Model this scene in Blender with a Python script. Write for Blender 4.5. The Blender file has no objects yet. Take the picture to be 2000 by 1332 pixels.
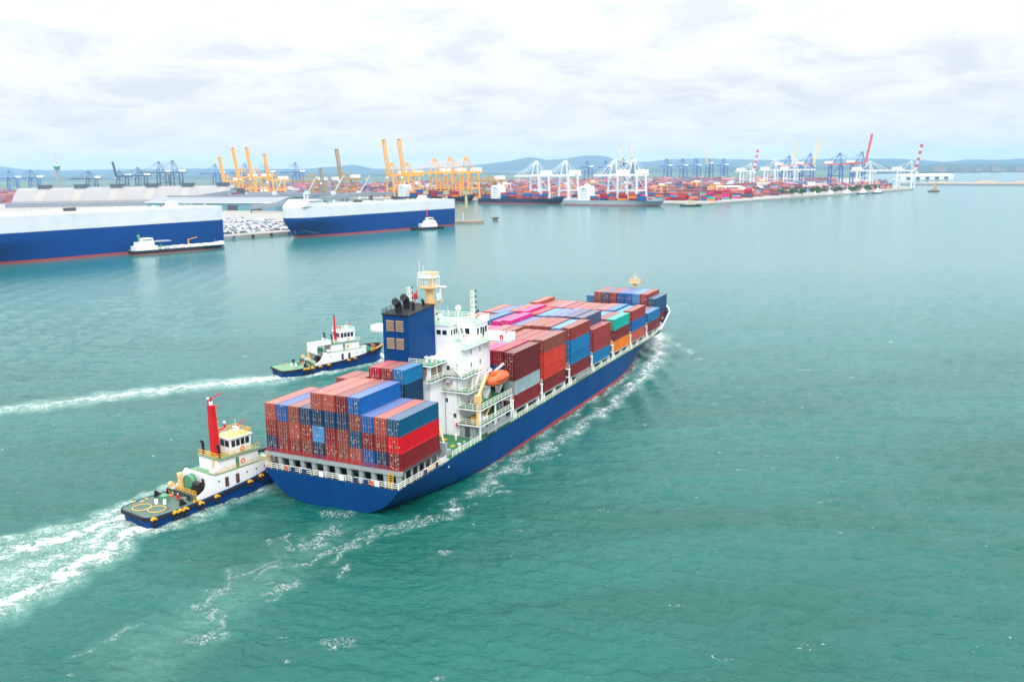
import bpy, bmesh, math, random
import numpy as np
from mathutils import Vector, Matrix
random.seed(7); RNG = np.random.default_rng(7)
R = math.radians
scene = bpy.context.scene
COL = scene.collection

# ------------------------------------------------------------------ camera
CAM_H, PITCH, ROLL = 55.6, 0.195442, -0.0137517
cam_d = bpy.data.cameras.new("camera"); cam = bpy.data.objects.new("camera", cam_d); COL.objects.link(cam)
cam_d.sensor_width = 36.0; cam_d.lens = 36.0 * 1712.508 / 2000.0
cam_d.clip_start = 1.0; cam_d.clip_end = 60000.0
_r = Vector((1, 0, 0)); _u = Vector((0, math.sin(PITCH), math.cos(PITCH))); _f = Vector((0, math.cos(PITCH), -math.sin(PITCH)))
_R = math.cos(ROLL) * _r + math.sin(ROLL) * _u; _U = -math.sin(ROLL) * _r + math.cos(ROLL) * _u
cam.matrix_world = Matrix(((_R.x, _U.x, -_f.x, 0), (_R.y, _U.y, -_f.y, 0), (_R.z, _U.z, -_f.z, CAM_H), (0, 0, 0, 1)))
cam_d.dof.use_dof = True; cam_d.dof.focus_distance = 165.0; cam_d.dof.aperture_fstop = 0.14
scene.camera = cam

# ------------------------------------------------------------------ sky and sun (bright overcast)
SUN_EL, SUN_AZ = R(46), R(166)            # azimuth: compass-like angle of the sun, measured from +Y clockwise
world = bpy.data.worlds.new("World"); scene.world = world; world.use_nodes = True
nt = world.node_tree; nt.nodes.clear()
def wn(t, **k):
    n = nt.nodes.new(t)
    for a, b in k.items(): setattr(n, a, b)
    return n
def wl(a, b): nt.links.new(a, b)
def wmath(op, a, b=None, clamp=False):
    n = wn('ShaderNodeMath', operation=op, use_clamp=clamp)
    for i, v in enumerate((a, b)):
        if v is None: continue
        if isinstance(v, (int, float)): n.inputs[i].default_value = v
        else: wl(v, n.inputs[i])
    return n.outputs[0]
sky = wn('ShaderNodeTexSky', sky_type='NISHITA', sun_disc=False, sun_elevation=SUN_EL, sun_rotation=SUN_AZ)
tc = wn('ShaderNodeTexCoord'); sep = wn('ShaderNodeSeparateXYZ'); wl(tc.outputs['Generated'], sep.inputs[0])
zc = wmath('MAXIMUM', sep.outputs[2], 0.0)
den = wmath('ADD', zc, 0.22)
cx = wmath('DIVIDE', sep.outputs[0], den); cy = wmath('DIVIDE', sep.outputs[1], den)
comb = wn('ShaderNodeCombineXYZ'); wl(cx, comb.inputs[0]); wl(cy, comb.inputs[1])
n1 = wn('ShaderNodeTexNoise'); n1.inputs['Scale'].default_value = 3.0; n1.inputs['Detail'].default_value = 9; n1.inputs['Roughness'].default_value = 0.62; n1.inputs['Distortion'].default_value = 0.5
wl(comb.outputs[0], n1.inputs['Vector'])
ramp = wn('ShaderNodeValToRGB'); wl(n1.outputs['Fac'], ramp.inputs[0])
e = ramp.color_ramp.elements
e[0].position = 0.36; e[0].color = (0.76, 0.80, 0.85, 1)
e[1].position = 0.58; e[1].color = (0.985, 0.99, 1.0, 1)
m = e.new(0.47); m.color = (0.885, 0.905, 0.935, 1)
# overcast luminance rises from horizon to zenith
grad = wmath('ADD', wmath('MULTIPLY', wmath('POWER', zc, 1.25), 2.7), 0.84)
vm = wn('ShaderNodeVectorMath', operation='SCALE'); wl(ramp.outputs[0], vm.inputs[0]); wl(grad, vm.inputs['Scale'])
# pale blue layer of air towards the horizon
hz = wmath('POWER', wmath('SUBTRACT', 1.0, zc, True), 26.0)
mixh = wn('ShaderNodeMix', data_type='RGBA'); wl(wmath('MULTIPLY', hz, 0.7), mixh.inputs[0]); wl(vm.outputs[0], mixh.inputs[6]); mixh.inputs[7].default_value = (0.95, 0.975, 1.0, 1)
sk = wn('ShaderNodeVectorMath', operation='SCALE'); wl(sky.outputs[0], sk.inputs[0]); sk.inputs['Scale'].default_value = 1.0
bg1 = wn('ShaderNodeBackground'); wl(sk.outputs[0], bg1.inputs[0]); bg1.inputs[1].default_value = 0.06
bg2 = wn('ShaderNodeBackground'); wl(mixh.outputs[2], bg2.inputs[0]); bg2.inputs[1].default_value = 1.0
mixs = wn('ShaderNodeMixShader'); mixs.inputs[0].default_value = 0.93
wl(bg1.outputs[0], mixs.inputs[1]); wl(bg2.outputs[0], mixs.inputs[2])
wo = wn('ShaderNodeOutputWorld'); wl(mixs.outputs[0], wo.inputs[0])

sun_d = bpy.data.lights.new("sun", 'SUN'); sun = bpy.data.objects.new("sun", sun_d); COL.objects.link(sun)
sun_d.energy = 1.5; sun_d.angle = R(14); sun_d.color = (1.0, 0.95, 0.88)
sdir = Vector((math.sin(SUN_AZ) * math.cos(SUN_EL), math.cos(SUN_AZ) * math.cos(SUN_EL), math.sin(SUN_EL)))
sun.rotation_euler = sdir.to_track_quat('Z', 'Y').to_euler(); sun.location = (0, -200, 400)

vs = scene.view_settings; vs.view_transform = 'Standard'; vs.look = 'None'; vs.exposure = 0.16; vs.gamma = 1.0; vs.use_curve_mapping = False
scene.cycles.use_denoising = True
scene.cycles.use_adaptive_sampling = True; scene.cycles.adaptive_threshold = 0.025
scene.cycles.max_bounces = 4; scene.cycles.diffuse_bounces = 2; scene.cycles.glossy_bounces = 2; scene.cycles.transmission_bounces = 2; scene.cycles.volume_bounces = 1
scene.cycles.sample_clamp_indirect = 6.0

# ------------------------------------------------------------------ helpers
def srgb(r, g, b):
    def c(x):
        x /= 255.0
        return x / 12.92 if x <= 0.04045 else ((x + 0.055) / 1.055) ** 2.4
    return (c(r), c(g), c(b), 1.0)
MATS = {}
def mat(name, rgb, rough=0.5, var=0.12, scale=0.35, metal=0.0, streak=False, bump=0.0, spec=0.5, rust=0.0, plates=0.0):
    """painted / concrete surface: base colour with soft procedural wear"""
    if name in MATS: return MATS[name]
    m = bpy.data.materials.new(name); m.use_nodes = True; t = m.node_tree; b = t.nodes['Principled BSDF']
    b.inputs['Roughness'].default_value = rough; b.inputs['Metallic'].default_value = metal; b.inputs['Specular IOR Level'].default_value = spec
    c = srgb(*rgb)
    tc = t.nodes.new('ShaderNodeTexCoord'); mp = t.nodes.new('ShaderNodeMapping')
    mp.inputs['Scale'].default_value = (scale, scale, scale * 0.18) if streak else (scale,) * 3
    t.links.new(tc.outputs['Object'], mp.inputs[0])
    nz = t.nodes.new('ShaderNodeTexNoise'); nz.inputs['Detail'].default_value = 5; nz.inputs['Roughness'].default_value = 0.6; nz.inputs['Scale'].default_value = 1.0
    t.links.new(mp.outputs[0], nz.inputs['Vector'])
    mx = t.nodes.new('ShaderNodeMix'); mx.data_type = 'RGBA'; t.links.new(nz.outputs['Fac'], mx.inputs[0])
    mx.inputs[6].default_value = tuple(max(0, x * (1 - 2 * var)) for x in c[:3]) + (1,)
    mx.inputs[7].default_value = tuple(min(1, x * (1 + 2 * var)) for x in c[:3]) + (1,)
    out = mx.outputs[2]
    if rust > 0:
        n2 = t.nodes.new('ShaderNodeTexNoise'); n2.inputs['Scale'].default_value = 1.3; n2.inputs['Detail'].default_value = 6
        mp2 = t.nodes.new('ShaderNodeMapping'); mp2.inputs['Scale'].default_value = (1.2, 1.2, 0.25); t.links.new(tc.outputs['Object'], mp2.inputs[0]); t.links.new(mp2.outputs[0], n2.inputs['Vector'])
        rp = t.nodes.new('ShaderNodeMapRange'); rp.inputs[1].default_value = 0.62; rp.inputs[2].default_value = 0.78; rp.inputs[4].default_value = rust; t.links.new(n2.outputs['Fac'], rp.inputs[0])
        m3 = t.nodes.new('ShaderNodeMix'); m3.data_type = 'RGBA'; t.links.new(rp.outputs[0], m3.inputs[0]); t.links.new(out, m3.inputs[6]); m3.inputs[7].default_value = srgb(122, 80, 52); out = m3.outputs[2]
    if plates > 0:      # welded shell plates
        sx = t.nodes.new('ShaderNodeSeparateXYZ'); t.links.new(tc.outputs['Object'], sx.inputs[0]); cb = t.nodes.new('ShaderNodeCombineXYZ'); t.links.new(sx.outputs[0], cb.inputs[0]); t.links.new(sx.outputs[2], cb.inputs[1])
        bk = t.nodes.new('ShaderNodeTexBrick'); t.links.new(cb.outputs[0], bk.inputs['Vector']); bk.inputs['Scale'].default_value = 1.0; bk.inputs['Brick Width'].default_value = 7.5; bk.inputs['Row Height'].default_value = 2.1; bk.inputs['Mortar Size'].default_value = 0.06
        bk.inputs['Color1'].default_value = (1 - plates,) * 3 + (1,); bk.inputs['Color2'].default_value = (1 + plates,) * 3 + (1,); bk.inputs['Mortar'].default_value = (1 - 2.5 * plates,) * 3 + (1,)
        ml = t.nodes.new('ShaderNodeMix'); ml.data_type = 'RGBA'; ml.blend_type = 'MULTIPLY'; ml.inputs[0].default_value = 1.0; t.links.new(out, ml.inputs[6]); t.links.new(bk.outputs[0], ml.inputs[7]); out = ml.outputs[2]
    t.links.new(out, b.inputs['Base Color'])
    if bump > 0:
        bp = t.nodes.new('ShaderNodeBump'); bp.inputs['Strength'].default_value = bump; bp.inputs['Distance'].default_value = 0.05
        t.links.new(nz.outputs['Fac'], bp.inputs['Height']); t.links.new(bp.outputs[0], b.inputs['Normal'])
    MATS[name] = m
    return m

class MB:
    """collects boxes, bars and tubes into one mesh"""
    def __init__(s): s.v = []; s.f = []
    def add(s, vs, fs):
        o = len(s.v); s.v += [tuple(p) for p in vs]; s.f += [tuple(i + o for i in f) for f in fs]; return s
    def box(s, x0, x1, y0, y1, z0, z1):
        return s.add([(x0, y0, z0), (x1, y0, z0), (x1, y1, z0), (x0, y1, z0), (x0, y0, z1), (x1, y0, z1), (x1, y1, z1), (x0, y1, z1)],
                     [(3, 2, 1, 0), (4, 5, 6, 7), (0, 1, 5, 4), (1, 2, 6, 5), (2, 3, 7, 6), (3, 0, 4, 7)])
    def bar(s, a, b, w=0.1, h=None):
        a, b = Vector(a), Vector(b); h = h or w; d = (b - a)
        if d.length < 1e-6: return s
        d.normalize(); up = Vector((0, 0, 1)) if abs(d.z) < 0.95 else Vector((1, 0, 0))
        sx = d.cross(up).normalized() * (w / 2); sz = sx.cross(d).normalized() * (h / 2)
        P = [a - sx - sz, a + sx - sz, a + sx + sz, a - sx + sz, b - sx - sz, b + sx - sz, b + sx + sz, b - sx + sz]
        return s.add(P, [(0, 1, 2, 3), (7, 6, 5, 4), (0, 4, 5, 1), (1, 5, 6, 2), (2, 6, 7, 3), (3, 7, 4, 0)])
    def cyl(s, a, b, r0, r1=None, n=10, cap=True):
        a, b = Vector(a), Vector(b); r1 = r0 if r1 is None else r1; d = (b - a).normalized()
        up = Vector((0, 0, 1)) if abs(d.z) < 0.95 else Vector((1, 0, 0)); sx = d.cross(up).normalized(); sy = sx.cross(d)
        P = []
        for c, r in ((a, r0), (b, r1)):
            for i in range(n):
                t = 2 * math.pi * i / n; P.append(c + sx * (r * math.cos(t)) + sy * (r * math.sin(t)))
        F = [(i, i + n, (i + 1) % n + n, (i + 1) % n) for i in range(n)]
        if cap: F += [tuple(range(n)), tuple(range(2 * n - 1, n - 1, -1))]
        return s.add(P, F)
    def prism(s, poly, z0, z1):
        n = len(poly); ar = sum(poly[i][0] * poly[(i + 1) % n][1] - poly[(i + 1) % n][0] * poly[i][1] for i in range(n))
        if ar < 0: poly = poly[::-1]
        P = [(x, y, z0) for x, y in poly] + [(x, y, z1) for x, y in poly]
        return s.add(P, [tuple(range(n - 1, -1, -1)), tuple(range(n, 2 * n))] + [(i, (i + 1) % n, (i + 1) % n + n, i + n) for i in range(n)])
    def prism_y(s, poly, y0, y1):      # outline in x-z, extruded along y
        n = len(poly); P = [(x, y0, z) for x, z in poly] + [(x, y1, z) for x, z in poly]
        return s.add(P, [tuple(range(n)), tuple(range(2 * n - 1, n - 1, -1))] + [(i, i + n, (i + 1) % n + n, (i + 1) % n) for i in range(n)])
    def loft(s, secs, cap0=False, cap1=False, closed=False):
        n = len(secs[0]); P = [p for q in secs for p in q]; F = []
        for i in range(len(secs) - 1):
            for j in range(n if closed else n - 1):
                k = (j + 1) % n; F.append((i * n + j, i * n + k, (i + 1) * n + k, (i + 1) * n + j))
        if cap0: F.append(tuple(range(n - 1, -1, -1)))
        if cap1: F.append(tuple(range((len(secs) - 1) * n, len(secs) * n)))
        return s.add(P, F)
    def sphere(s, c, r, n=10, rz=None):
        rz = rz or r; secs = []
        for i in range(n // 2 + 1):
            t = math.pi * i / (n // 2) ; rr = max(1e-3, math.sin(t)) * r
            secs.append([(c[0] + rr * math.cos(2 * math.pi * j / n), c[1] + rr * math.sin(2 * math.pi * j / n), c[2] - rz * math.cos(t)) for j in range(n)])
        return s.loft(secs, closed=True)
    def torus(s, c, R0, r, axis='z', n=16, m=6):
        secs = []
        for i in range(n + 1):
            t = 2 * math.pi * i / n; ring = []
            for j in range(m):
                p = 2 * math.pi * j / m; q = R0 + r * math.cos(p); w = r * math.sin(p)
                x, y, z = q * math.cos(t), q * math.sin(t), w
                if axis == 'x': x, y, z = z, x, y
                elif axis == 'y': x, y, z = x, z, y
                ring.append((c[0] + x, c[1] + y, c[2] + z))
            secs.append(ring)
        return s.loft(secs, closed=True)
    def rail(s, pts, h=1.05, post=1.8, w=0.07, n=3):
        for a, b in zip(pts[:-1], pts[1:]):
            a, b = Vector(a), Vector(b); L = (b - a).length; k = max(1, round(L / post))
            for i in range(k + 1):
                p = a.lerp(b, i / k); s.bar(p, p + Vector((0, 0, h)), w)
            for i in range(n):
                z = Vector((0, 0, h * (i + 1) / n)); s.bar(a + z, b + z, w)
        return s
    def mesh(s, name, fix=True):
        me = bpy.data.meshes.new(name); me.from_pydata(s.v, [], s.f); me.validate(); me.update()
        if fix:
            b = bmesh.new(); b.from_mesh(me); bmesh.ops.recalc_face_normals(b, faces=b.faces); b.to_mesh(me); b.free()
        return me
    def build(s, name, m, parent=None, smooth=False, **k):
        me = s.mesh(name, k.pop('fix', True)); me.materials.append(m)
        if smooth:
            me.shade_smooth()
            me.set_sharp_from_angle(angle=R(smooth if smooth is not True else 40))
        return link(name, me, parent, **k)
def link(name, data, parent=None, loc=None, rz=None, **props):
    o = bpy.data.objects.new(name, data); COL.objects.link(o)
    if parent is not None: o.parent = parent
    if loc is not None: o.location = loc
    if rz is not None: o.rotation_euler = (0, 0, rz)
    for k, v in props.items(): o[k] = v
    return o
def thing(name, label, cat, loc=(0, 0, 0), rz=0.0, group=None):
    o = link(name, None, None, loc, rz, label=label, category=cat)
    o.empty_display_size = 2.0
    if group: o['group'] = group
    return o
def tag(o, label, cat, group=None):
    o['label'] = label; o['category'] = cat
    if group: o['group'] = group
    return o
def copy_tree(o, parent=None):
    c = o.copy(); COL.objects.link(c); c.parent = parent
    for ch in o.children: copy_tree(ch, c)
    return c
def interp(x, tab): return float(np.interp(x, [a for a, b in tab], [b for a, b in tab]))

NTH = ['first', 'second', 'third', 'fourth', 'fifth', 'sixth', 'seventh', 'eighth', 'ninth']; NTH = NTH + ['tenth', 'eleventh', 'twelfth', 'thirteenth', 'fourteenth', 'fifteenth', 'sixteenth', 'seventeenth', 'eighteenth', 'nineteenth', 'twentieth'] + ['twenty-' + o for o in NTH] + ['thirtieth'] + ['thirty-' + o for o in NTH] + ['fortieth'] + ['forty-' + o for o in NTH]
WHITE = mat('white_paint', (240, 241, 243), 0.45, 0.03, 0.5, rust=0.16)
WHITE2 = mat('white_rail_paint', (235, 236, 226), 0.5, 0.03)
BLUE = mat('hull_blue', (0, 62, 118), 0.5, 0.12, 0.16, streak=True, rust=0.07, spec=0.12, plates=0.08)
FUNNEL = mat('funnel_blue', (0, 60, 116), 0.5, 0.08, 0.2, spec=0.12)
BOOT = mat('boot_red', (168, 62, 58), 0.6, 0.12, 0.5, streak=True)
GREEN = mat('deck_green', (40, 112, 66), 0.6, 0.2, 0.6, rust=0.25)
PALEGREEN = mat('roof_green', (150, 200, 165), 0.6, 0.08, 0.5)
GREY = mat('steel_grey', (150, 158, 160), 0.55, 0.1, 0.6, rust=0.2)
DGREY = mat('hatch_grey', (70, 72, 76), 0.6, 0.15, 0.5, rust=0.4)
BLACK = mat('black_soot', (18, 18, 20), 0.6, 0.2)
GLASS = mat('window_glass', (28, 40, 52), 0.08, 0.1, spec=0.8)
BROWN = mat('louver_brown', (150, 128, 108), 0.6, 0.12, 1.0)
CREAM = mat('mast_cream', (236, 190, 128), 0.5, 0.05)
YELLOW = mat('safety_yellow', (232, 170, 28), 0.5, 0.08)
ORANGE = mat('lifeboat_orange', (236, 104, 48), 0.4, 0.06)
RED = mat('signal_red', (206, 16, 28), 0.45, 0.06, 0.4)
RUBBER = mat('rubber', (22, 22, 24), 0.8, 0.2)
CCW = mat('weathered_white', (212, 214, 218), 0.5, 0.05, 0.12, streak=True, rust=0.16, plates=0.035)
GALV = mat('galvanised', (206, 196, 188), 0.4, 0.15, 1.2)
# ------------------------------------------------------------------ sea
SHIP = (-30.4364, 140.1672); HEAD = 1.116479
TUG_A = (-61.2, 132.8, R(54)); TUG_B = (-65.2, 236.0, R(38))
def hull_deck_b(x): return interp(x, [(-1, 13.8), (5, 14.9), (12, 15.5), (20, 15.7), (144, 15.7), (150, 15.3), (155, 13.6), (160, 11), (165, 7), (168, 3.2), (169.5, 0.1)])
def hull_wl_b(x): return interp(x, [(-1, 4.5), (4, 7.6), (10, 11.0), (18, 13.6), (28, 15.1), (38, 15.7), (98, 15.7), (112, 14.6), (125, 12), (138, 8.2), (150, 4.2), (158, 1.6), (163, 0.1)])
def make_sea():
    ys = [-500.0, -200, -60, 0, 30, 55]; y = 70.0
    while y < 5500:
        ys.append(y); y += max(0.42, 0.42 * (y / 95.0) ** 1.45)
    ys += [7000, 9900, 13500]; ys = np.array(ys)
    nc = 620; t = np.linspace(-1, 1, nc); t = np.sign(t) * np.abs(t)
    half = np.maximum(np.abs(ys), 90) * 0.70 + 25
    X = t[None, :] * half[:, None]; Y = np.repeat(ys[:, None], nc, 1)
    # far side strips so the sheet goes on beyond the frame
    X = np.concatenate([X[:, :1] - 4 * half[:, None], X, X[:, -1:] + 4 * half[:, None]], 1); Y = np.concatenate([Y[:, :1], Y, Y[:, -1:]], 1)
    nr, nc = X.shape
    Z = np.zeros_like(X); sp = np.gradient(ys)[:, None]
    rng = np.random.default_rng(3)
    wind = R(250)                               # swell crossing the view nearly side-on
    for i in range(70):
        lam = 1.3 * (15.0 / 1.3) ** rng.random(); k = 2 * math.pi / lam
        th = wind + rng.normal(0, 0.55); amp = 0.0105 * lam ** 0.62 * rng.uniform(0.5, 1.3)
        fade = np.clip((lam / (2.2 * np.maximum(sp, 0.05))) - 0.6, 0, 1)
        ph = k * (math.cos(th) * X + math.sin(th) * Y) + rng.uniform(0, 6.28)
        s = np.sin(ph + 0.35 * np.sin(ph * 0.31 + i))
        Z += 1.5 * fade * amp * (0.45 * (1.3 - 2 * np.abs(s) ** 1.1) + 0.62 * np.sin(ph + 1.1)) * 0.75
    foam = np.zeros_like(X); aer = np.zeros_like(X); chop = np.zeros_like(X)
    sel = (Y > 60) & (Y < 330)
    xs, yy = X[sel], Y[sel]
    xs0, yy0 = xs, yy
    xs = xs0 + 0.75 * np.sin(yy0 * 0.55 + 1.3 * np.sin(xs0 * 0.31)) + 0.45 * np.sin(xs0 * 1.3 + yy0 * 0.9) + 0.25 * np.sin(yy0 * 2.3 - xs0 * 1.7)
    yy = yy0 + 0.75 * np.sin(xs0 * 0.6 + 1.1 * np.sin(yy0 * 0.37)) + 0.40 * np.sin(yy0 * 1.5 - xs0 * 0.8)
    def strip(pts, w0, w1, strength=1.0, fall=1.0, s1=None):
        out = np.zeros_like(xs); pts = np.array(pts, float); n = len(pts); s1 = strength if s1 is None else s1
        seg = np.linalg.norm(np.diff(pts, axis=0), axis=1); cum = np.concatenate([[0], np.cumsum(seg)]); tot = cum[-1]
        for i in range(n - 1):
            a, b = pts[i], pts[i + 1]; d = b - a; L2 = d @ d
            u = np.clip(((xs - a[0]) * d[0] + (yy - a[1]) * d[1]) / L2, 0, 1)
            dist = np.hypot(xs - a[0] - u * d[0], yy - a[1] - u * d[1]); q = (cum[i] + u * seg[i]) / tot
            w = w0 + (w1 - w0) * q; st = strength + (s1 - strength) * q
            out = np.maximum(out, st * np.clip(1 - (dist / w) ** 1.5, 0, 1))
        return out
    F = np.zeros_like(xs); A = np.zeros_like(xs)
    def put(pts, w0, w1, st, s1=None, aw=1.4, ast=0.75):
        nonlocal_F(strip(pts, w0, w1, st, s1=s1)); nonlocal_A(strip(pts, w0 * aw, w1 * aw, ast))
    def nonlocal_F(v): np.maximum(F, v, out=F)
    def nonlocal_A(v): np.maximum(A, v, out=A)
    # tug wakes
    put([(-64.0, 136.5), (-68.6, 129.1), (-73.6, 124.9), (-76.6, 121.9), (-83.8, 115.5)], 3.2, 4.2, 0.88, 0.70)
    put([(-59.5, 133.0), (-61.6, 121.5), (-64.6, 112.6), (-67.6, 106.2), (-72.3, 98.1)], 3.6, 5.2, 0.92, 0.76)
    put([(-62, 134.3), (-65.5, 124.4), (-69.5, 117.2), (-76, 108)], 5.0, 6.5, 0.82, 0.5)
    put([(-66.7, 138.4), (-72.1, 131.2), (-79.8, 127.5), (-88, 123)], 2.6, 3.2, 0.66, 0.5)
    put([(-57.2, 131.2), (-54.9, 133.7), (-50.9, 139.5), (-47.2, 145.6), (-43.5, 152.5)], 2.8, 3.4, 0.78, 0.66)
    put([(-66.4, 137.3), (-65.4, 144.5), (-61.3, 151.2)], 1.3, 1.6, 0.72, 0.45)
    put([(-63.5, 233.0), (-71.9, 229.8), (-81.8, 226.4), (-93.0, 220.5), (-103.5, 214.4), (-113.4, 208.6), (-123.1, 203.5), (-136.3, 195.5)], 6.5, 5.0, 0.86, 0.60)
    put([(-62.9, 231.8), (-56.0, 235.2), (-48.6, 241.8), (-42.4, 247.6), (-38.5, 253.5)], 2.2, 2.4, 0.8, 0.66)
    put([(-40.5, 250), (-37, 256), (-38, 262)], 2.0, 2.0, 0.75)
    # bow wave and the streak it leaves along the starboard side
    bow = [(49.5, 290), (46.5, 272), (44.0, 258.6), (38.8, 240.4), (33.6, 225.3), (26.9, 208.9), (19.7, 193.0), (14.4, 183.8), (9.2, 172.6), (4.3, 166.1), (0.8, 160.6), (-3.6, 151.9), (-7.5, 144.8)]
    put(bow[:5], 4.2, 2.8, 0.85, 0.78, 1.5, 0.6); put(bow[3:], 2.3, 1.9, 0.78, 0.60, 1.7, 0.30)
    put([(50.4, 283), (52.3, 268), (54.4, 258.0)], 1.2, 0.9, 0.55, 0.35)
    put([(48, 282), (43.5, 265)], 3.0, 3.4, 0.9, 0.8)
    hl = [(SHIP[0] + math.cos(HEAD) * x - math.sin(HEAD) * -(hull_wl_b(x) + 0.4), SHIP[1] + math.sin(HEAD) * x + math.cos(HEAD) * -(hull_wl_b(x) + 0.4)) for x in range(24, 160, 6)]
    put(hl, 1.0, 1.6, 0.50, 0.85, 2, 0.2)
    hp = [(SHIP[0] + math.cos(HEAD) * x - math.sin(HEAD) * (hull_wl_b(x) + 0.4), SHIP[1] + math.sin(HEAD) * x + math.cos(HEAD) * (hull_wl_b(x) + 0.4)) for x in range(10, 160, 6)]
    put(hp, 1.0, 1.6, 0.5, 0.85, 2, 0.2)
    # propeller wash astern: many short broken threads of foam in churned water
    r5 = np.random.default_rng(11)
    def threads(n, ax, ay, bx_, by_, spread, L0, L1, st0, st1):
        dx, dy = bx_ - ax, by_ - ay; Ld = math.hypot(dx, dy)
        for _ in range(n):
            q = r5.random(); o_ = r5.normal(0, spread * (0.5 + 0.8 * q)); cx_, cy_ = ax + dx * q - dy / Ld * o_, ay + dy * q + dx / Ld * o_
            th = math.atan2(dy, dx) + r5.normal(0, 0.45); L_ = r5.uniform(L0, L1); kk = r5.normal(0, 0.25)
            pts_ = [(cx_ + math.cos(th + kk * u) * L_ * u, cy_ + math.sin(th + kk * u) * L_ * u) for u in (-.5, -.17, .17, .5)]
            w_ = r5.uniform(0.35, 0.95); put(pts_, w_, w_ * 0.8, r5.uniform(st0, st1), None, 1.8, 0.18)
    threads(17, -28, 134, -42, 104, 3.2, 2.5, 8, 0.40, 0.68)
    threads(11, -20, 131, -34, 108, 2.2, 2.5, 7, 0.42, 0.70)
    threads(10, -8, 141, -25, 120, 2.0, 2, 6, 0.45, 0.72)
    threads(6, -34, 112, -46, 90, 5.0, 2, 5, 0.38, 0.6)
    threads(14, 8, 168, -10, 138, 1.6, 2, 5, 0.42, 0.66)
    put([(-28, 130), (-33, 118), (-38, 106), (-43, 94)], 6, 9, 0.0, 0.0, 1.0, 0.22)
    for (bx, by, br) in [(-29.3, 136.2, 1.5), (-14.8, 132.3, 1.3), (-12.3, 133.2, 1.1), (-10.4, 121.1, 0.8), (-21.2, 95.4, 1.1), (-9.4, 88.9, 0.6), (-38.2, 97.8, 1.2), (-26, 122, 0.9), (54, 250, 0.9), (51, 236, 0.8)]:
        np.maximum(F, 0.58 * np.clip(1 - (np.hypot((xs - bx) * 0.6, yy - by) / (br * 1.5)) ** 2, 0, 1), out=F)
    foam[sel] = F; aer[sel] = A
    lump = np.sin(X * 2.1 + 1.7 * np.sin(Y * 1.3)) * np.sin(Y * 2.4 + 1.3 * np.sin(X * 1.9)) + 0.6 * np.sin(X * 4.3 + Y * 3.1) * np.sin(Y * 5.2 - X * 2.2)
    Z += foam * (0.16 + 0.13 * lump)
    # bow wave ridge and the ship's own diverging waves
    c, s = math.cos(HEAD), math.sin(HEAD); lx = c * (X - SHIP[0]) + s * (Y - SHIP[1]); ly = -s * (X - SHIP[0]) + c * (Y - SHIP[1])
    off = np.abs(ly) - np.interp(lx, [-40, -1, 10, 30, 100, 130, 163], [9, 9, 12, 15.7, 15.7, 11, 0.5])
    Z += np.where((off > 0) & (lx > 20) & (lx < 165), 0.30 * np.exp(-off / 14) * np.sin(off * 0.9 + lx * 0.42), 0) * np.clip((lx - 20) / 20, 0, 1)
    # calm, lower water hard against the stern
    V = np.stack([X, Y, Z], -1).reshape(-1, 3)
    idx = np.arange(nr * nc).reshape(nr, nc)
    q = np.stack([idx[:-1, :-1], idx[:-1, 1:], idx[1:, 1:], idx[1:, :-1]], -1).reshape(-1, 4)
    me = bpy.data.meshes.new('sea')
    me.vertices.add(len(V)); me.vertices.foreach_set('co', V.astype(np.float32).ravel())
    me.loops.add(q.size); me.loops.foreach_set('vertex_index', q.astype(np.int32).ravel())
    me.polygons.add(len(q)); me.polygons.foreach_set('loop_start', np.arange(0, q.size, 4, dtype=np.int32)); me.polygons.foreach_set('loop_total', np.full(len(q), 4, np.int32))
    me.update(calc_edges=True); me.shade_smooth()
    for nm, arr in (('foam', foam), ('aerated', aer)):
        a = me.attributes.new(nm, 'FLOAT', 'POINT'); a.data.foreach_set('value', arr.astype(np.float32).ravel())
    o = link('sea', me, kind='structure', label='green sea with foam wakes behind the ship and tugs')
    m = bpy.data.materials.new('sea_water'); m.use_nodes = True; t = m.node_tree; b = t.nodes['Principled BSDF']
    def N(ty, **k):
        n = t.nodes.new(ty)
        for a, v in k.items(): setattr(n, a, v)
        return n
    L = t.links.new
    geo = N('ShaderNodeNewGeometry')
    def noise(sx, sy, scale, detail=4, rough=0.55, dist=0.0, rot=0.0):
        mp = N('ShaderNodeMapping'); mp.inputs['Scale'].default_value = (sx, sy, 1); mp.inputs['Rotation'].default_value = (0, 0, rot); L(geo.outputs['Position'], mp.inputs[0])
        n = N('ShaderNodeTexNoise'); n.inputs['Scale'].default_value = scale; n.inputs['Detail'].default_value = detail; n.inputs['Roughness'].default_value = rough; n.inputs['Distortion'].default_value = dist
        L(mp.outputs[0], n.inputs['Vector']); return n.outputs['Fac']
    def M(op, a, b_=None, clamp=False):
        n = N('ShaderNodeMath', operation=op, use_clamp=clamp)
        for i, v in enumerate((a, b_)):
            if v is None: continue
            if isinstance(v, (int, float)): n.inputs[i].default_value = v
            else: L(v, n.inputs[i])
        return n.outputs[0]
    def MR(v, a, b_, c=0.0, d=1.0):
        n = N('ShaderNodeMapRange', interpolation_type='SMOOTHSTEP'); L(v, n.inputs[0])
        for i, q_ in enumerate((a, b_, c, d)): n.inputs[i + 1].default_value = q_
        return n.outputs[0]
    fa = N('ShaderNodeAttribute', attribute_name='foam').outputs['Fac']; aa = N('ShaderNodeAttribute', attribute_name='aerated').outputs['Fac']
    fn = noise(0.55, 1.0, 0.75, 7, 0.68, 0.9, R(35)); fn2 = noise(1, 1, 2.6, 4, 0.65, 1.2, 0.3)
    fsum = M('ADD', M('MULTIPLY', fn, 0.72), M('MULTIPLY', fn2, 0.28))
    fm = MR(M('ADD', fsum, M('MULTIPLY', M('SUBTRACT', fa, 0.5), 0.42)), 0.515, 0.715)
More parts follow.
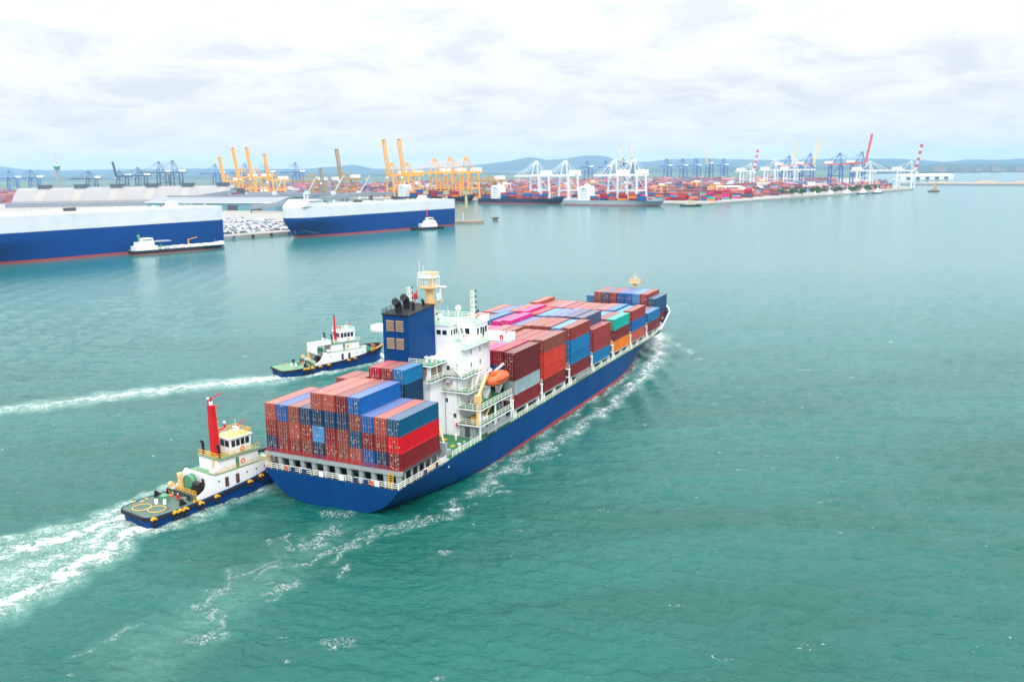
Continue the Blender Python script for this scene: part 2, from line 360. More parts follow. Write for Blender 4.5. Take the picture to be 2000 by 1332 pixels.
    gate = MR(fa, 0.02, 0.16)
    foam_m = M('MULTIPLY', fm, gate, True)
    rn = noise(0.8, 1.0, 1.15, 3, 0.6, 1.6, R(40)); ridge_ = M('SUBTRACT', 1.0, M('ABSOLUTE', M('MULTIPLY', M('SUBTRACT', rn, 0.5), 5.0)))
    lace = M('MULTIPLY', MR(ridge_, 0.55, 1.0), M('MULTIPLY', MR(fa, 0.06, 0.5), MR(fn2, 0.42, 0.60)))
    foam_m = M('MAXIMUM', foam_m, M('MULTIPLY', lace, 0.7))
    # sparse whitecaps
    wc = MR(M('MULTIPLY', noise(0.5, 1.0, 0.33, 3, 0.5, 0.4, 0.2), MR(noise(1, 1, 1.9, 5, 0.7, 1.0), 0.42, 0.62)), 0.665, 0.71, 0, 0.7)
    foam_m = M('MAXIMUM', foam_m, wc)
    big = noise(0.35, 1.0, 0.035, 4, 0.6, 0.6, 0.25)
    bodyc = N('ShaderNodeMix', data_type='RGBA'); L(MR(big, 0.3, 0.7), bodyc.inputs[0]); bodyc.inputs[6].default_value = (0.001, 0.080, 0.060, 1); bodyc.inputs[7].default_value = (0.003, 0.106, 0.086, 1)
    far_b = N('ShaderNodeMix', data_type='RGBA'); sep1 = N('ShaderNodeSeparateXYZ'); L(geo.outputs['Position'], sep1.inputs[0]); L(M('MULTIPLY', MR(M('ADD', sep1.outputs[1], M('MULTIPLY', big, 160.0)), 170.0, 480.0), 0.8), far_b.inputs[0]); L(bodyc.outputs[2], far_b.inputs[6]); far_b.inputs[7].default_value = (0.018, 0.155, 0.150, 1)   # body colour lightened with distance, standing in for brighter sky reflection
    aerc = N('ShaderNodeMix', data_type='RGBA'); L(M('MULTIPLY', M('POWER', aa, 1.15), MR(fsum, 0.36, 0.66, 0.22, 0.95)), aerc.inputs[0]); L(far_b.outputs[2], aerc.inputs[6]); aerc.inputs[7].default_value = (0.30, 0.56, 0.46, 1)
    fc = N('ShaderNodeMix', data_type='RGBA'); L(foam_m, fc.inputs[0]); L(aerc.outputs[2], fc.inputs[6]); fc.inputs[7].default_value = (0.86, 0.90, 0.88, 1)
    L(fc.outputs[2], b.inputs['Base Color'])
    sep0 = N('ShaderNodeSeparateXYZ'); L(geo.outputs['Position'], sep0.inputs[0])
    rg = N('ShaderNodeMix', data_type='FLOAT'); L(foam_m, rg.inputs[0]); L(MR(sep0.outputs[1], 120.0, 900.0, 0.10, 0.17), rg.inputs[2]); rg.inputs[3].default_value = 0.7; L(rg.outputs[0], b.inputs['Roughness'])
    b.inputs['IOR'].default_value = 1.333
    h1 = noise(0.45, 1.0, 0.55, 5, 0.62, 0.5, R(12)); h2 = noise(0.6, 1.0, 1.7, 4, 0.6, 0.6, R(-14)); h3 = noise(0.4, 1.0, 0.12, 4, 0.55, 0.3, R(6))
    hh = M('ADD', M('ADD', M('MULTIPLY', h1, 0.95), M('MULTIPLY', h2, 0.42)), M('ADD', M('MULTIPLY', h3, 0.5), M('MULTIPLY', foam_m, 0.25)))
    sepp = N('ShaderNodeSeparateXYZ'); L(geo.outputs['Position'], sepp.inputs[0]); calm = MR(sepp.outputs[1], 90.0, 520.0, 1.0, 0.12); hh = M('MULTIPLY', hh, calm)
    bp = N('ShaderNodeBump'); bp.inputs['Strength'].default_value = 0.85; bp.inputs['Distance'].default_value = 0.82; L(hh, bp.inputs['Height']); L(bp.outputs[0], b.inputs['Normal'])
    me.materials.append(m)
make_sea()

# ------------------------------------------------------------------ land, hills, breakwater
CONC = mat('concrete', (150, 147, 140), 0.8, 0.12, 0.05, bump=0.2)
QUAYW = mat('quay_wall', (158, 138, 116), 0.85, 0.2, 0.3)
SAND = mat('sand_fill', (160, 143, 120), 0.9, 0.15, 0.02)
ROCK = mat('armour_rock', (92, 96, 98), 0.9, 0.35, 0.4, bump=0.5)
FOREST = mat('forest', (40, 66, 60), 0.9, 0.4, 0.012)
land_poly = [(-700, 100), (-372, 565), (-78, 912), (-140, 966), (-590, 1520), (-640, 1905), (268, 1226), (806, 1776), (1080, 2700), (2400, 6400), (3000, 12500), (-13500, 12500), (-13500, 100)]
MB().prism(land_poly, -3, 3.0).build('quay_ground', CONC, kind='structure', label='pale concrete port ground behind the quays')
MB().prism([(1500, 4400), (13500, 3600), (13500, 12500), (1500, 12500)], -3, 2.5).build('far_shore', FOREST, kind='structure', label='wooded far shore across the bay')
MB().prism([(-9000, 2900), (-1900, 2900), (-700, 3150), (300, 3520), (900, 3520), (1200, 3000), (2400, 6300), (-9000, 7500)], 2.0, 3.3).build('hinterland', mat('hinterland_green', (74, 96, 74), .9, .35, .02), kind='structure', label='green and built-up land behind the port')
HP = [(-9000, 110), (-5925, 122), (-4553, 121.6), (-4283, 86.5), (-4008, 82.8), (-3642, 82), (-2726, 79), (-2178, 62.5), (-1811, 66.6), (-1397, 92.5), (-1216, 58.6), (-895, 45), (-436, 70), (-276, 82), (22, 109), (173, 143), (342, 114), (480, 121), (663, 145), (846, 143), (1006, 91.5), (1258, 88), (1395, 100), (1761, 113), (1990, 96), (2311, 87), (2769, 86), (3227, 88.5), (3457, 81), (3688, 51), (3917, 52), (4099, 68), (4329, 56), (4603, 70), (5978, 60), (9000, 60)]
def ridge(name, Y0, prof, scale, depth, seed, label):
    rng = np.random.default_rng(seed); xs = np.linspace(-13500, 13500, 620); ds = np.linspace(0, 1, 9)
    hx = np.interp(xs, [p[0] for p in prof], [p[1] for p in prof])
    rough = sum(np.sin(xs / lam + rng.uniform(0, 6)) * a for lam, a in ((170, 2.2), (83, 1.6), (41, 1.2), (19, .8)))
    P = []
    for d in ds:
        z = (hx + rough) * scale * (d ** 0.8) * (1 + 0.12 * np.sin(xs / 230 + 5 * d) * (1 - d))
        yv = Y0 - depth * (1 - d) + 60 * np.sin(xs / 300 + d * 4) * (1 - d)
        P.append([(float(a), float(b), float(max(c, 0) + 2)) for a, b, c in zip(xs, yv, z)])
    P.append([(float(a), Y0 + 600, 0.0) for a in xs])
    MB().loft(P).build(name, FOREST, smooth=True, kind='structure', label=label)
HP = [(x * 1.5, 55.6 + (z - 55.6) * 1.5) for x, z in HP]
ridge('hills', 12000, HP, 1.0, 2200, 2, 'blue wooded hills along the horizon')
ridge('low_hills', 7300, [(-9000, 40), (-4000, 30), (-2000, 24), (-500, 18), (500, 14), (1000, 26), (1800, 34), (2600, 30), (3400, 26), (4200, 32), (9000, 30)], 0.9, 1300, 5, 'low dark wooded ridge in front of the hills')
def breakwater():
    a, b = np.array([955.0, 2170.0]), np.array([1560.0, 1560.0]); mb = MB(); d = (b - a) / np.linalg.norm(b - a); n = np.array([-d[1], d[0]]); L = np.linalg.norm(b - a)
    secs = []
    for s in np.arange(0, L, 4.0):
        p = a + d * s; j = RNG.normal(0, 0.5, 5)
        secs.append([(p[0] - n[0] * w + j[k] * .6, p[1] - n[1] * w + j[k] * .6, z + j[k] * 0.5) for k, (w, z) in enumerate(((13, -1.0), (8.5, 1.4), (4, 3.6), (-4, 3.8), (-12, 2.4)))])
    tag(mb.loft(secs).build('breakwater', ROCK), 'long low dark rock breakwater at the right edge', 'breakwater')
    pts = [(a + d * s + n * -14) for s in (0, L)] ; 
    poly = [tuple(a + n * 13), tuple(b + n * 13), tuple(b + n * 210), tuple(a + n * 190)]
    MB().prism(poly, -2, 2.6).build('sand_flat', SAND, kind='structure', label='pale sandy reclaimed land behind the breakwater')
    for i in range(9):
        q = a + d * (L * (0.08 + 0.1 * i)) + n * (50 + 70 * RNG.random()); r0 = 18 + 22 * RNG.random(); hh = 3 + 4 * RNG.random()
        secs = [[(q[0] + r * 1.8 * math.cos(t) * (1 + .15 * math.sin(3 * t + i)), q[1] + r * math.sin(t), z) for t in np.linspace(0, 2 * math.pi, 14)[:-1]] for r, z in ((r0, 2.4), (r0 * .66, 2.4 + hh * .55), (r0 * .3, 2.4 + hh), (0.3, 2.45 + hh))]
        tag(MB().loft(secs, closed=True).build('sand_mound', SAND, smooth=True), f'pale sand mound behind the breakwater, {NTH[i]} from the left', 'sand mound', 'sand mounds behind the breakwater')
breakwater()
# ------------------------------------------------------------------ container ship (x forward, y port, z up; x=0 at the aft face of the stern stack)
ship = thing('container_ship', 'blue container ship with white bridge house and blue funnel, under way', 'container ship', (SHIP[0], SHIP[1], 0), HEAD)
S_ = ship
def ship_world(x, y, z): return (SHIP[0] + math.cos(HEAD) * x - math.sin(HEAD) * y, SHIP[1] + math.sin(HEAD) * x + math.cos(HEAD) * y, z)
def ztop(x): return interp(x, [(-1, 5.0), (6, 5.7), (14, 6.35), (134, 6.5), (141, 8.0), (149, 10.8), (160, 11.6), (169.5, 12.3)])
xs_h = [-1, -0.4, 1, 3, 5, 7, 9, 12, 15, 18, 22, 26, 30, 35, 40, 60, 80, 98, 104, 110, 116, 121, 126, 131, 135, 138, 141, 144, 147, 150, 152.5, 155, 157, 159, 161, 162.5, 164, 165.5, 167, 168.2, 169.0, 169.5]
def boot_z(x): return interp(x, [(-1, -1.3), (14, -0.6), (24, 0.15), (40, 0.8), (60, 0.9), (170, 0.9)])
def hull_secs(lo, hi, n, yoff=0.0):
    secs = []
    for x in xs_h:
        zt = ztop(x); bd, bw = hull_deck_b(x), hull_wl_b(x)
        zmin = max(0.0, (x - 162) / 7.5) * zt if x > 162 else -3.0
        e = interp(x, [(-1, 0.38), (12, 0.42), (40, 0.55)]) if x < 40 else (1.0 if x < 98 else 1.55)
        lo_, hi_ = (boot_z(x) if lo is None else lo), (boot_z(x) if hi == 'boot' else (zt if hi is None else hi))
        row = []
        for i in range(n + 1):
            z = lo_ + (hi_ - lo_) * (i / n) ** (1.7 if x < 40 and hi is None else 1.0)
            if z < zmin: z = min(zmin, hi_)
            if z >= 0:
                t = min(1, z / zt)
                if x > 162: t0 = min(1, zmin / zt); bb = bd * max(0, (t - t0) / (1 - t0 + 1e-6)) ** 1.3 if t0 < 1 else bd
                else: bb = bw + (bd - bw) * t ** e
            else: bb = bw * (1 - 0.12 * (-z / 3)) if x > 20 else bw * (1 + z / 3.2)
            row.append((max(0.03, bb + yoff), z))
        secs.append((x, row))
    return secs
def hull_part(name, lo, hi, n, m, cap=False):
    mb = MB(); secs = hull_secs(lo, hi, n)
    for sgn in (1, -1):
        mb.loft([[(x, sgn * b, z) for b, z in row] for x, row in secs])
    if cap:
        x, row = secs[0]; L = [(x, b, z) for b, z in row]; Rr = [(x, -b, z) for b, z in row]
        for i in range(len(row) - 1): mb.add([L[i], L[i + 1], Rr[i + 1], Rr[i]], [(0, 1, 2, 3)])
    return mb.build(name, m, S_, smooth=28)
hull_part('hull', None, None, 14, BLUE, True)
hull_part('boot_topping', -3.0, 'boot', 4, BOOT, True)
# decks
def deck(name, xa, xb, zf, m, inset=0.12):
    xx = [xa] + [x for x in xs_h if xa < x < xb] + [xb]
    mb = MB(); P = [(x, hull_deck_b(x) - inset, zf(x)) for x in xx]
    mb.loft([[(x, b, z), (x, -b, z)] for x, b, z in P]); return mb.build(name, m, S_)
deck('mooring_deck', -0.95, 12.6, lambda x: min(ztop(x), 4.85) - 0.04, DGREY, 1.0)
deck('main_deck', 12.6, 143, lambda x: min(ztop(x), 6.45) - 0.06, GREEN)
deck('forecastle_deck', 143, 168.6, lambda x: 8.4, GREY, 0.5)
MB().box(12.55, 12.75, -15.2, 15.2, 4.7, 6.3).build('break_bulkhead', WHITE, S_)
MB().box(142.8, 143.1, -15.2, 15.2, 6.3, 8.4).build('break_bulkhead', WHITE, S_)
mb = MB()                                   # inner face and cap rail of the bow bulwark
xx = [x for x in xs_h if x >= 138]
for sgn in (1, -1):
    mb.loft([[(x, sgn * max(0.02, hull_deck_b(x) - 0.02), ztop(x) + 0.02), (x, sgn * max(0.02, hull_deck_b(x) - 0.42), ztop(x) + 0.02), (x, sgn * max(0.02, hull_deck_b(x) - 0.45), 8.2 if x > 142 else 6.4)] for x in xx])
mb.build('bulwark', GREY, S_)
mb = MB()
for sgn in (1, -1):
    for a, b in zip(xx[:-1], xx[1:]): mb.bar((a, sgn * (hull_deck_b(a) - 0.18), ztop(a) + 0.1), (b, sgn * (hull_deck_b(b) - 0.18), ztop(b) + 0.1), 0.42, 0.16)
mb.build('bulwark_cap', WHITE, S_)
# railings
def side_pts(xa, xb, sgn, step=4.0):
    n = int((xb - xa) / step) + 1
    return [(x, sgn * (hull_deck_b(x) - 0.15), ztop(x)) for x in np.linspace(xa, xb, n)]
for sgn in (-1, 1):
    for xa, xb in ((-0.8, 11.6), (13.6, 24), (37.8, 53), (53.4, 68.4), (68.8, 83), (83.3, 98), (98.3, 112.4), (112.7, 127), (127.3, 138.5)):
        MB().rail(side_pts(xa, xb, sgn), 1.05, 1.4, 0.085).build('railing', WHITE2, S_)
for ya, yb in ((-13.6, -5), (-4.6, 3.4), (3.8, 13.6)):
    MB().rail([(-0.85, ya, 5.0), (-0.85, yb, 5.0)], 1.05, 1.25, 0.085).build('railing', WHITE2, S_)
NAVY = mat('navy_board', (24, 52, 104), 0.5)
for y in (7.6, 5.2, -5.4, -7.4, -2.6, 1.6, -9.6): MB().box(-1.02, -0.93, y - 0.42, y + 0.42, 5.12, 5.98).build('rail_board', NAVY if y in (7.6, 5.2, -5.4, -7.4) else WHITE, S_)
for y in (8.9, -8.6):
    MB().torus((-1.08, y, 5.62), 0.32, 0.10, 'x', 14, 5).build('lifebuoy', ORANGE, S_)
for x, i in ((5.2, 0), (8.4, 1)): MB().box(x, x + 0.8, -hull_deck_b(x) + 0.02, -hull_deck_b(x) + 0.10, ztop(x) + 0.1, ztop(x) + 0.95).build('rail_board', NAVY, S_)
# stern container platform
MB().box(-0.55, 0.25, -14.0, 14.0, 7.22, 7.86).build('stern_beam', GREY, S_)
MB().box(0.25, 12.5, -13.9, 13.9, 7.5, 7.88).build('stern_platform', DGREY, S_)
for i in range(12):
    y = -13.3 + i * 26.6 / 11
    MB().prism_y([(-0.35, 7.22), (0.25, 7.22), (0.25, 4.8), (-0.15, 4.8)], y - 0.42 + 0.0, y + 0.42).build('stern_pillar', GREY, S_)
MB().rail([(-0.45, -13.9, 7.86), (-0.45, 13.9, 7.86)], 0.75, 1.25, 0.06, 2).build('platform_rail', RED, S_)
for i in range(6):
    for sgn in (-1, 1): MB().cyl((1.5 + i * 2.05, sgn * 13.4, 4.8), (1.5 + i * 2.05, sgn * 13.4, 7.5), 0.22, n=8).build('platform_post', GREY, S_)
MB().box(6.2, 6.5, -12, 12, 4.85, 7.5).build('mooring_bulkhead', DGREY, S_)
for y in (-12.55, 12.9):                     # yellow ladders
    mb = MB()
    for k in (0, 1): mb.bar((-0.72, y + k * 0.85, 4.9), (-0.6, y + k * 0.85, 7.6), 0.09)
    for k in range(7): mb.bar((-0.7, y, 5.1 + k * 0.38), (-0.7, y + 0.85, 5.1 + k * 0.38), 0.08)
    mb.build('ladder', YELLOW, S_)
for i, (x, y) in enumerate([(2.5, -10.8), (2.5, -4), (2.5, 4), (2.5, 10.5)]):
    mb = MB().cyl((x, y - 0.9, 5.7), (x, y + 0.9, 5.7), 0.55, n=12).box(x - 0.6, x + 0.6, y - 1.15, y - 0.95, 4.8, 6.2).box(x - 0.6, x + 0.6, y + 0.95, y + 1.15, 4.8, 6.2); mb.build('mooring_winch', GREEN, S_)
for x, y in ((7.3, -13.9), (9.0, -13.9), (10.7, -13.9), (1.2, -13.2), (1.2, 13.2)):
    for k in (0, 0.7): b_ = MB().cyl((x + k, y, 4.8), (x + k, y, 5.75), 0.26, 0.3, 10).build('bollard', GREY, S_); MB().cyl((x + k, y, 5.72), (x + k, y, 5.86), 0.36, n=10).build('bollard_cap', YELLOW, b_)
# main deck details, starboard quarter
for (x0, x1, y0, y1) in ((15.2, 17.4, -12.9, -10.9), (19.2, 20.4, -10.2, -9.4), (18.6, 19.6, -12.6, -12.0), (21.6, 22.3, -9.4, -8.8)):
    MB().box(x0, x1, y0, y1, 6.30, 6.345 + 0.01).build('deck_marking', YELLOW, S_)
MB().box(13.6, 15.0, -14.4, -13.4, 6.3, 7.3).build('deck_locker', GREY, S_)
MB().box(12.7, 13.3, -14.6, -11.6, 6.3, 9.0).build('platform_frame', GREY, S_)
for x in (20.0, 22.6): MB().cyl((x, -14.2, 6.3), (x, -14.2, 7.2), 0.3, n=9).build('bollard', GREY, S_)
MB().bar((18.5, -11.0, 6.5), (21.0, -8.2, 9.8), 0.28, 0.18).build('hose_boom', CREAM, S_)
# hatch covers, supports and lashing bridges
BAYX = {'A': 39.22, 'B': 53.43, 'C': 68.79, 'D': 83.26, 'E': 98.28, 'F': 112.68, 'G': 127.30, 'H': 142.0}
BASE = 8.30
for k, x in BAYX.items():
    hb = 12.4 if k != 'H' else 10.2
    zb = BASE - 0.02 if k != 'H' else 8.95
    MB().box(x + 0.1, x + 12.1, -hb, hb, 6.3, zb).build('hatch_cover', DGREY, S_)
    if k == 'H': continue
    for sgn in (-1, 1):
        MB().box(x, x + 12.19, sgn * 12.5 - 0.0, sgn * 15.2, BASE - 0.28, BASE - 0.02).build('support_beam', GREY, S_)
        for px_ in (0.5, 6.1, 11.7):
            MB().box(x + px_ - 0.28, x + px_ + 0.28, min(sgn * 14.5, sgn * 15.1), max(sgn * 14.5, sgn * 15.1), 6.35, BASE - 0.28).build('stanchion', WHITE, S_)
        lb = MB(); xm = x - 1.0
        for yy in (12.9, 15.15): lb.box(xm - 0.22, xm + 0.22, sgn * yy - 0.14, sgn * yy + 0.14, 6.35, 10.4)
        for zz in (8.4, 10.3): lb.box(xm - 0.45, xm + 0.45, min(sgn * 12.7, sgn * 15.3), max(sgn * 12.7, sgn * 15.3), zz, zz + 0.16)
        lb.rail([(xm, sgn * 12.8, 10.46), (xm, sgn * 15.25, 10.46)], 1.0, 1.2, 0.07)
        lb.build('lashing_bridge', WHITE2, S_)
for x0, x1, z in ((71.5, 80.5, 7.55), (26.0, 36.8, 7.3)):           # stowed accommodation ladders
    mb = MB()
    for yy in (-15.9, -15.2): mb.bar((x0, yy, z), (x1, yy, z), 0.10, 0.55)
    for i in range(int((x1 - x0) / 0.5)): mb.bar((x0 + 0.25 + i * 0.5, -15.9, z), (x0 + 0.25 + i * 0.5, -15.2, z), 0.3, 0.06)
    mb.rail([(x0, -15.9, z + 0.25), (x1, -15.9, z + 0.25)], 0.7, 1.2, 0.06, 2); mb.build('accommodation_ladder', GREY, S_)

# ------------------------------------------------------------------ bridge house
def part(name, m, *boxes, parent=None):
    mb = MB()
    for b in boxes: mb.box(*b)
    return mb.build(name, m, parent or S_)
casing = part('engine_casing', WHITE, (20.3, 29.9, -7.2, 3.0, 6.3, 20.3))
house = part('accommodation_block', WHITE, (25.0, 37.6, -10.6, 6.0, 6.3, 20.35), (33.4, 37.58, 5.9, 9.6, 6.3, 20.34))
part('upper_block', WHITE, (30.0, 37.57, -10.58, 5.9, 20.35, 22.6), (33.5, 37.56, 5.8, 9.5, 20.35, 22.59))
for sgn in (-1,): part('upper_block', WHITE, (25.02, 30.0, min(sgn * 10.57, sgn * 8.7), max(sgn * 10.57, sgn * 8.7), 20.35, 22.6))
# funnel with slanted top
fun = MB(); poly = [(20.5, 20.3), (29.6, 20.3), (29.6, 30.0), (20.5, 29.25)]
fun.prism_y(poly, -3.0, 2.7); FUN = fun.build('funnel', FUNNEL, S_)
MB().prism_y([(20.3, 29.27), (29.7, 30.02), (29.7, 30.22), (20.2, 29.47)], -3.12, 2.82).build('funnel_top', BLACK, FUN)
for x, y, r, h in ((22.2, 0.2, 0.72, 2.3), (24.7, -1.4, 0.34, 1.6), (25.6, 0.6, 0.72, 2.3), (28.0, -1.6, 0.30, 1.3), (24.3, 1.7, 0.3, 1.4)):
    z0 = 29.3 + (x - 20.5) * 0.08; mb = MB(); pts = [(0, 0), (0, h * 0.55), (-0.35 * r * 1.6, h * 0.85), (-r * 1.6, h)]
    P = [Vector((x + a, y, z0 + b)) for a, b in pts]
    for a, b in zip(P[:-1], P[1:]): mb.cyl(a, b, r * 0.92, r, 14, True)
    mb.build('exhaust_pipe', BLACK, FUN, smooth=True)
MB().rail([(20.4, 2.7, 29.4), (20.4, -2.9, 29.4)], 0.9, 1.2, 0.06).rail([(20.4, 2.7, 29.4), (29.5, 2.7, 30.15)], 0.9, 1.5, 0.06).build('funnel_rail', BLACK, FUN)
def louver(x, y0, y1, z0, z1, n, parent, face='aft', xa=None, xb=None, ysgn=-7.2):
    fr = MB()
    if face == 'aft': fr.box(x - 0.06, x + 0.02, y0, y1, z0, z1)
    else: fr.box(xa, xb, ysgn - 0.06, ysgn + 0.02, z0, z1)
    L = fr.build('louver', DGREY, parent)
    for i in range(n):
        za = z0 + (z1 - z0) * (i + 0.12) / n; zb = z0 + (z1 - z0) * (i + 0.66) / n; mb = MB()
        if face == 'aft': mb.prism_y([(x - 0.08, zb), (x - 0.26, za), (x - 0.20, za - 0.02), (x - 0.06, zb - 0.05)], y0 + 0.06, y1 - 0.06)
        else: mb.add([(xa + .06, ysgn - 0.08, zb), (xb - .06, ysgn - 0.08, zb), (xb - .06, ysgn - 0.25, za), (xa + .06, ysgn - 0.25, za), (xa + .06, ysgn - 0.06, zb - .05), (xb - .06, ysgn - 0.06, zb - .05), (xb - .06, ysgn - 0.2, za - .03), (xa + .06, ysgn - 0.2, za - .03)], [(0, 1, 2, 3), (7, 6, 5, 4), (0, 3, 7, 4), (1, 5, 6, 2), (3, 2, 6, 7), (0, 4, 5, 1)])
        mb.build('slat', BROWN, L)
for y0 in (-1.92, 0.12):
    for z0 in (26.3, 23.0): louver(20.5, y0, y0 + 1.75, z0, z0 + 2.1, 6, FUN)
louver(20.3, -6.6, -4.9, 17.9, 20.1, 5, casing); louver(0, 0, 0, 17.9, 20.1, 5, casing, 'stbd', 20.9, 22.6); louver(0, 0, 0, 17.9, 20.1, 5, casing, 'stbd', 23.2, 24.6)
# deck slabs (white edge, green top) with rails
def slab(poly, z, th=0.22, m_top=GREEN):
    o = MB().prism(poly, z - th, z).build('deck_platform', WHITE, S_)
    c = np.mean(np.array(poly), 0); MB().prism([tuple(c + (np.array(p) - c) * 0.985) for p in poly], z + 0.002, z + 0.03).build('deck_covering', m_top, o); return o
def railp(pts, z, h=1.05): return MB().rail([(x, y, z) for x, y in pts], h, 1.5, 0.075).build('railing', WHITE2, S_)
for s in (-1, 1):
    if s > 0:
        slab([(35.2, 0.05), (35.2, 16.0), (38.2, 16.0), (38.2, 0.05)], 22.85, 0.3, PALEGREEN)
        w = MB(); w.box(35.2, 35.32, 9.6, 16, 22.6, 23.9); w.box(38.08, 38.2, 9.6, 16, 22.6, 23.9); w.box(35.2, 38.2, 15.88, 16, 22.6, 23.9); w.build('bridge_wing', WHITE, S_)
        slab([(34.0, 9.6), (34.0, 15.5), (37.5, 15.5), (37.5, 9.6)], 12.0); continue
    # z 20.5 funnel deck
    slab([(19.7, 0.05 * s), (19.7, 8.1 * s), (24.98, 8.1 * s), (24.98, 0.05 * s)], 20.55)
    railp([(19.8, 3.2 * s), (19.8, 8.0 * s), (25.0, 8.0 * s)], 20.58)
    # z 17.8
    slab([(18.9, 7.2 * s), (18.9, 8.4 * s), (24.98, 8.4 * s), (24.98, 7.2 * s)], 17.75)
    slab([(24.3, 8.45 * s), (24.3, 12.2 * s), (31.5, 12.2 * s), (31.5, 10.6 * s), (24.98, 10.6 * s), (24.98, 8.45 * s)], 17.75)
    railp([(19.0, 7.3 * s), (19.0, 8.3 * s), (24.3, 8.3 * s), (24.4, 12.1 * s), (31.4, 12.1 * s)], 17.78)
    # z 14.9
    slab([(24.4, 5.5 * s), (24.4, 13.0 * s), (33.5, 13.0 * s), (33.5, 10.6 * s), (24.98, 10.6 * s), (24.98, 5.5 * s)], 14.9)
    railp([(24.5, 7.4 * s), (24.5, 12.9 * s), (33.4, 12.9 * s)], 14.93, 0.95)
    # boat deck z 12 and deck z 9
    for z in (12.0, 9.0):
        slab([(24.0, 10.6 * s), (24.0, 15.5 * s), (37.5, 15.5 * s), (37.5, 10.6 * s)], z)
        railp([(24.1, 10.8 * s), (24.1, 15.4 * s), (37.4, 15.4 * s)], z + 0.03)
        for x in (24.3, 30.5, 37.2): MB().box(x - 0.15, x + 0.15, 15.25 * s - 0.12, 15.25 * s + 0.12, z - 2.8 if z > 10 else 6.3, z - 0.22).build('deck_pillar', WHITE, S_)
    # bridge deck with wing
    slab([(25.6, 8.75 * s), (26.4, 11.5 * s), (35.2, 11.5 * s), (35.2, 16.0 * s), (38.2, 16.0 * s), (38.2, 0.05 * s), (30.05, 0.05 * s), (30.05, 8.75 * s)], 22.85, 0.3, PALEGREEN)
    railp([(25.9, 9.0 * s), (26.5, 11.35 * s), (35.2, 11.35 * s)], 22.88)
    w = MB(); w.box(35.2, 35.32, min(11.5 * s, 16 * s), max(11.5 * s, 16 * s), 22.6, 24.4); w.box(38.08, 38.2, min(10 * s, 16 * s), max(10 * s, 16 * s), 22.6, 24.2); w.box(35.2, 38.2, min(15.88 * s, 16 * s), max(15.88 * s, 16 * s), 22.6, 24.4)
    w.build('bridge_wing', WHITE, S_)
    MB().box(36.2, 36.6, 14.9 * s - .2, 14.9 * s + .2, 22.88, 24.6).build('wing_console', GREY, S_)
# red emblem on the aft face of the starboard wing
mb = MB()
for (a, b, c, d) in ((0, 0, 0.75, 0.28), (0, -0.45, 0.34, 0.5), (0.42, -0.28, 0.4, 0.22), (0.1, -0.72, 0.3, 0.2), (0.5, -0.75, 0.22, 0.38)):
    mb.box(35.15, 35.19, -14.1 - a - c * 0.9, -14.1 - a, 23.75 + b, 23.75 + b + d)
mb.build('wing_emblem', RED, S_)
# wheelhouse
wheel = MB().box(30.0, 33.0, -5.9, 2.6, 22.87, 26.1).box(33.0, 38.15, -9.9, 6.4, 22.87, 26.1).build('wheelhouse', WHITE, S_)
MB().prism([(29.8, -6.2), (33.0, -6.2), (33.0, -10.2), (38.5, -10.2), (38.5, 6.6), (33.0, 6.6), (33.0, 2.8), (29.8, 2.8)], 26.1, 26.32).build('wheelhouse_roof', WHITE, wheel)
MB().prism([(29.9, -6.1), (33.1, -6.1), (33.1, -10.0), (38.3, -10.0), (38.3, 6.4), (33.1, 6.4), (33.1, 2.6), (29.9, 2.6)], 26.322, 26.36).build('roof_covering', PALEGREEN, wheel)
for s in (-1,): railp([(29.9, 2.6), (29.9, 6.1 * s), (33.1, 6.1 * s), (33.1, 10.05 * s), (34.3, 10.05 * s)], 26.36); MB().box(34.3, 38.45, min(10.05 * s, 10.17 * s), max(10.05 * s, 10.17 * s), 26.32, 27.55).build('roof_bulwark', WHITE, wheel)
MB().rail([(33.2, 6.4, 26.36), (38.4, 6.4, 26.36), (38.4, -10, 26.36)], 1.05, 1.5, 0.075).build('railing', WHITE2, S_)
def win(x0, x1, y0, y1, z0, z1, parent):
    f_ = 0.09
    o = MB().box(x0, x1, y0, y1, z0, z1).build('window', GLASS, parent); fr = MB()
    if abs(x1 - x0) < abs(y1 - y0):
        a, b = x0 - 0.02, x1 + 0.02
        for (ya, yb, za, zb) in ((y0 - f_, y1 + f_, z1, z1 + f_), (y0 - f_, y1 + f_, z0 - f_, z0), (y0 - f_, y0, z0, z1), (y1, y1 + f_, z0, z1)): fr.box(a, b, ya, yb, za, zb)
    else:
        a, b = y0 - 0.02, y1 + 0.02
        for (xa, xb, za, zb) in ((x0 - f_, x1 + f_, z1, z1 + f_), (x0 - f_, x1 + f_, z0 - f_, z0), (x0 - f_, x0, z0, z1), (x1, x1 + f_, z0, z1)): fr.box(xa, xb, a, b, za, zb)
    fr.build('window_frame', WHITE, o)
for y in (-4.9, -3.6): win(29.96, 30.02, y - 0.5, y + 0.5, 24.3, 25.2, wheel)
for x in (30.6, 31.6, 32.4): win(x, x + 0.55, -5.94, -5.88, 24.2, 25.2, wheel)
for y in (-6.9, -8.2): win(32.96, 33.02, y - 0.5, y + 0.5, 24.2, 25.3, wheel); None
for x in (33.6, 35.0, 36.9): win(x, x + 0.9, -9.94, -9.88, 24.0, 25.3, wheel)
MB().box(35.95, 36.75, -9.93, -9.87, 22.9, 25.1).build('door', BLACK, wheel)
for y in (-7.6,): MB().box(32.90, 33.0, y - 0.28, y + 0.28, 23.4, 23.95).build('life_ring_box', RED, S_)
MB().box(29.88, 30.0, -6.9, -6.3, 21.3, 21.9).build('life_ring_box', RED, S_)
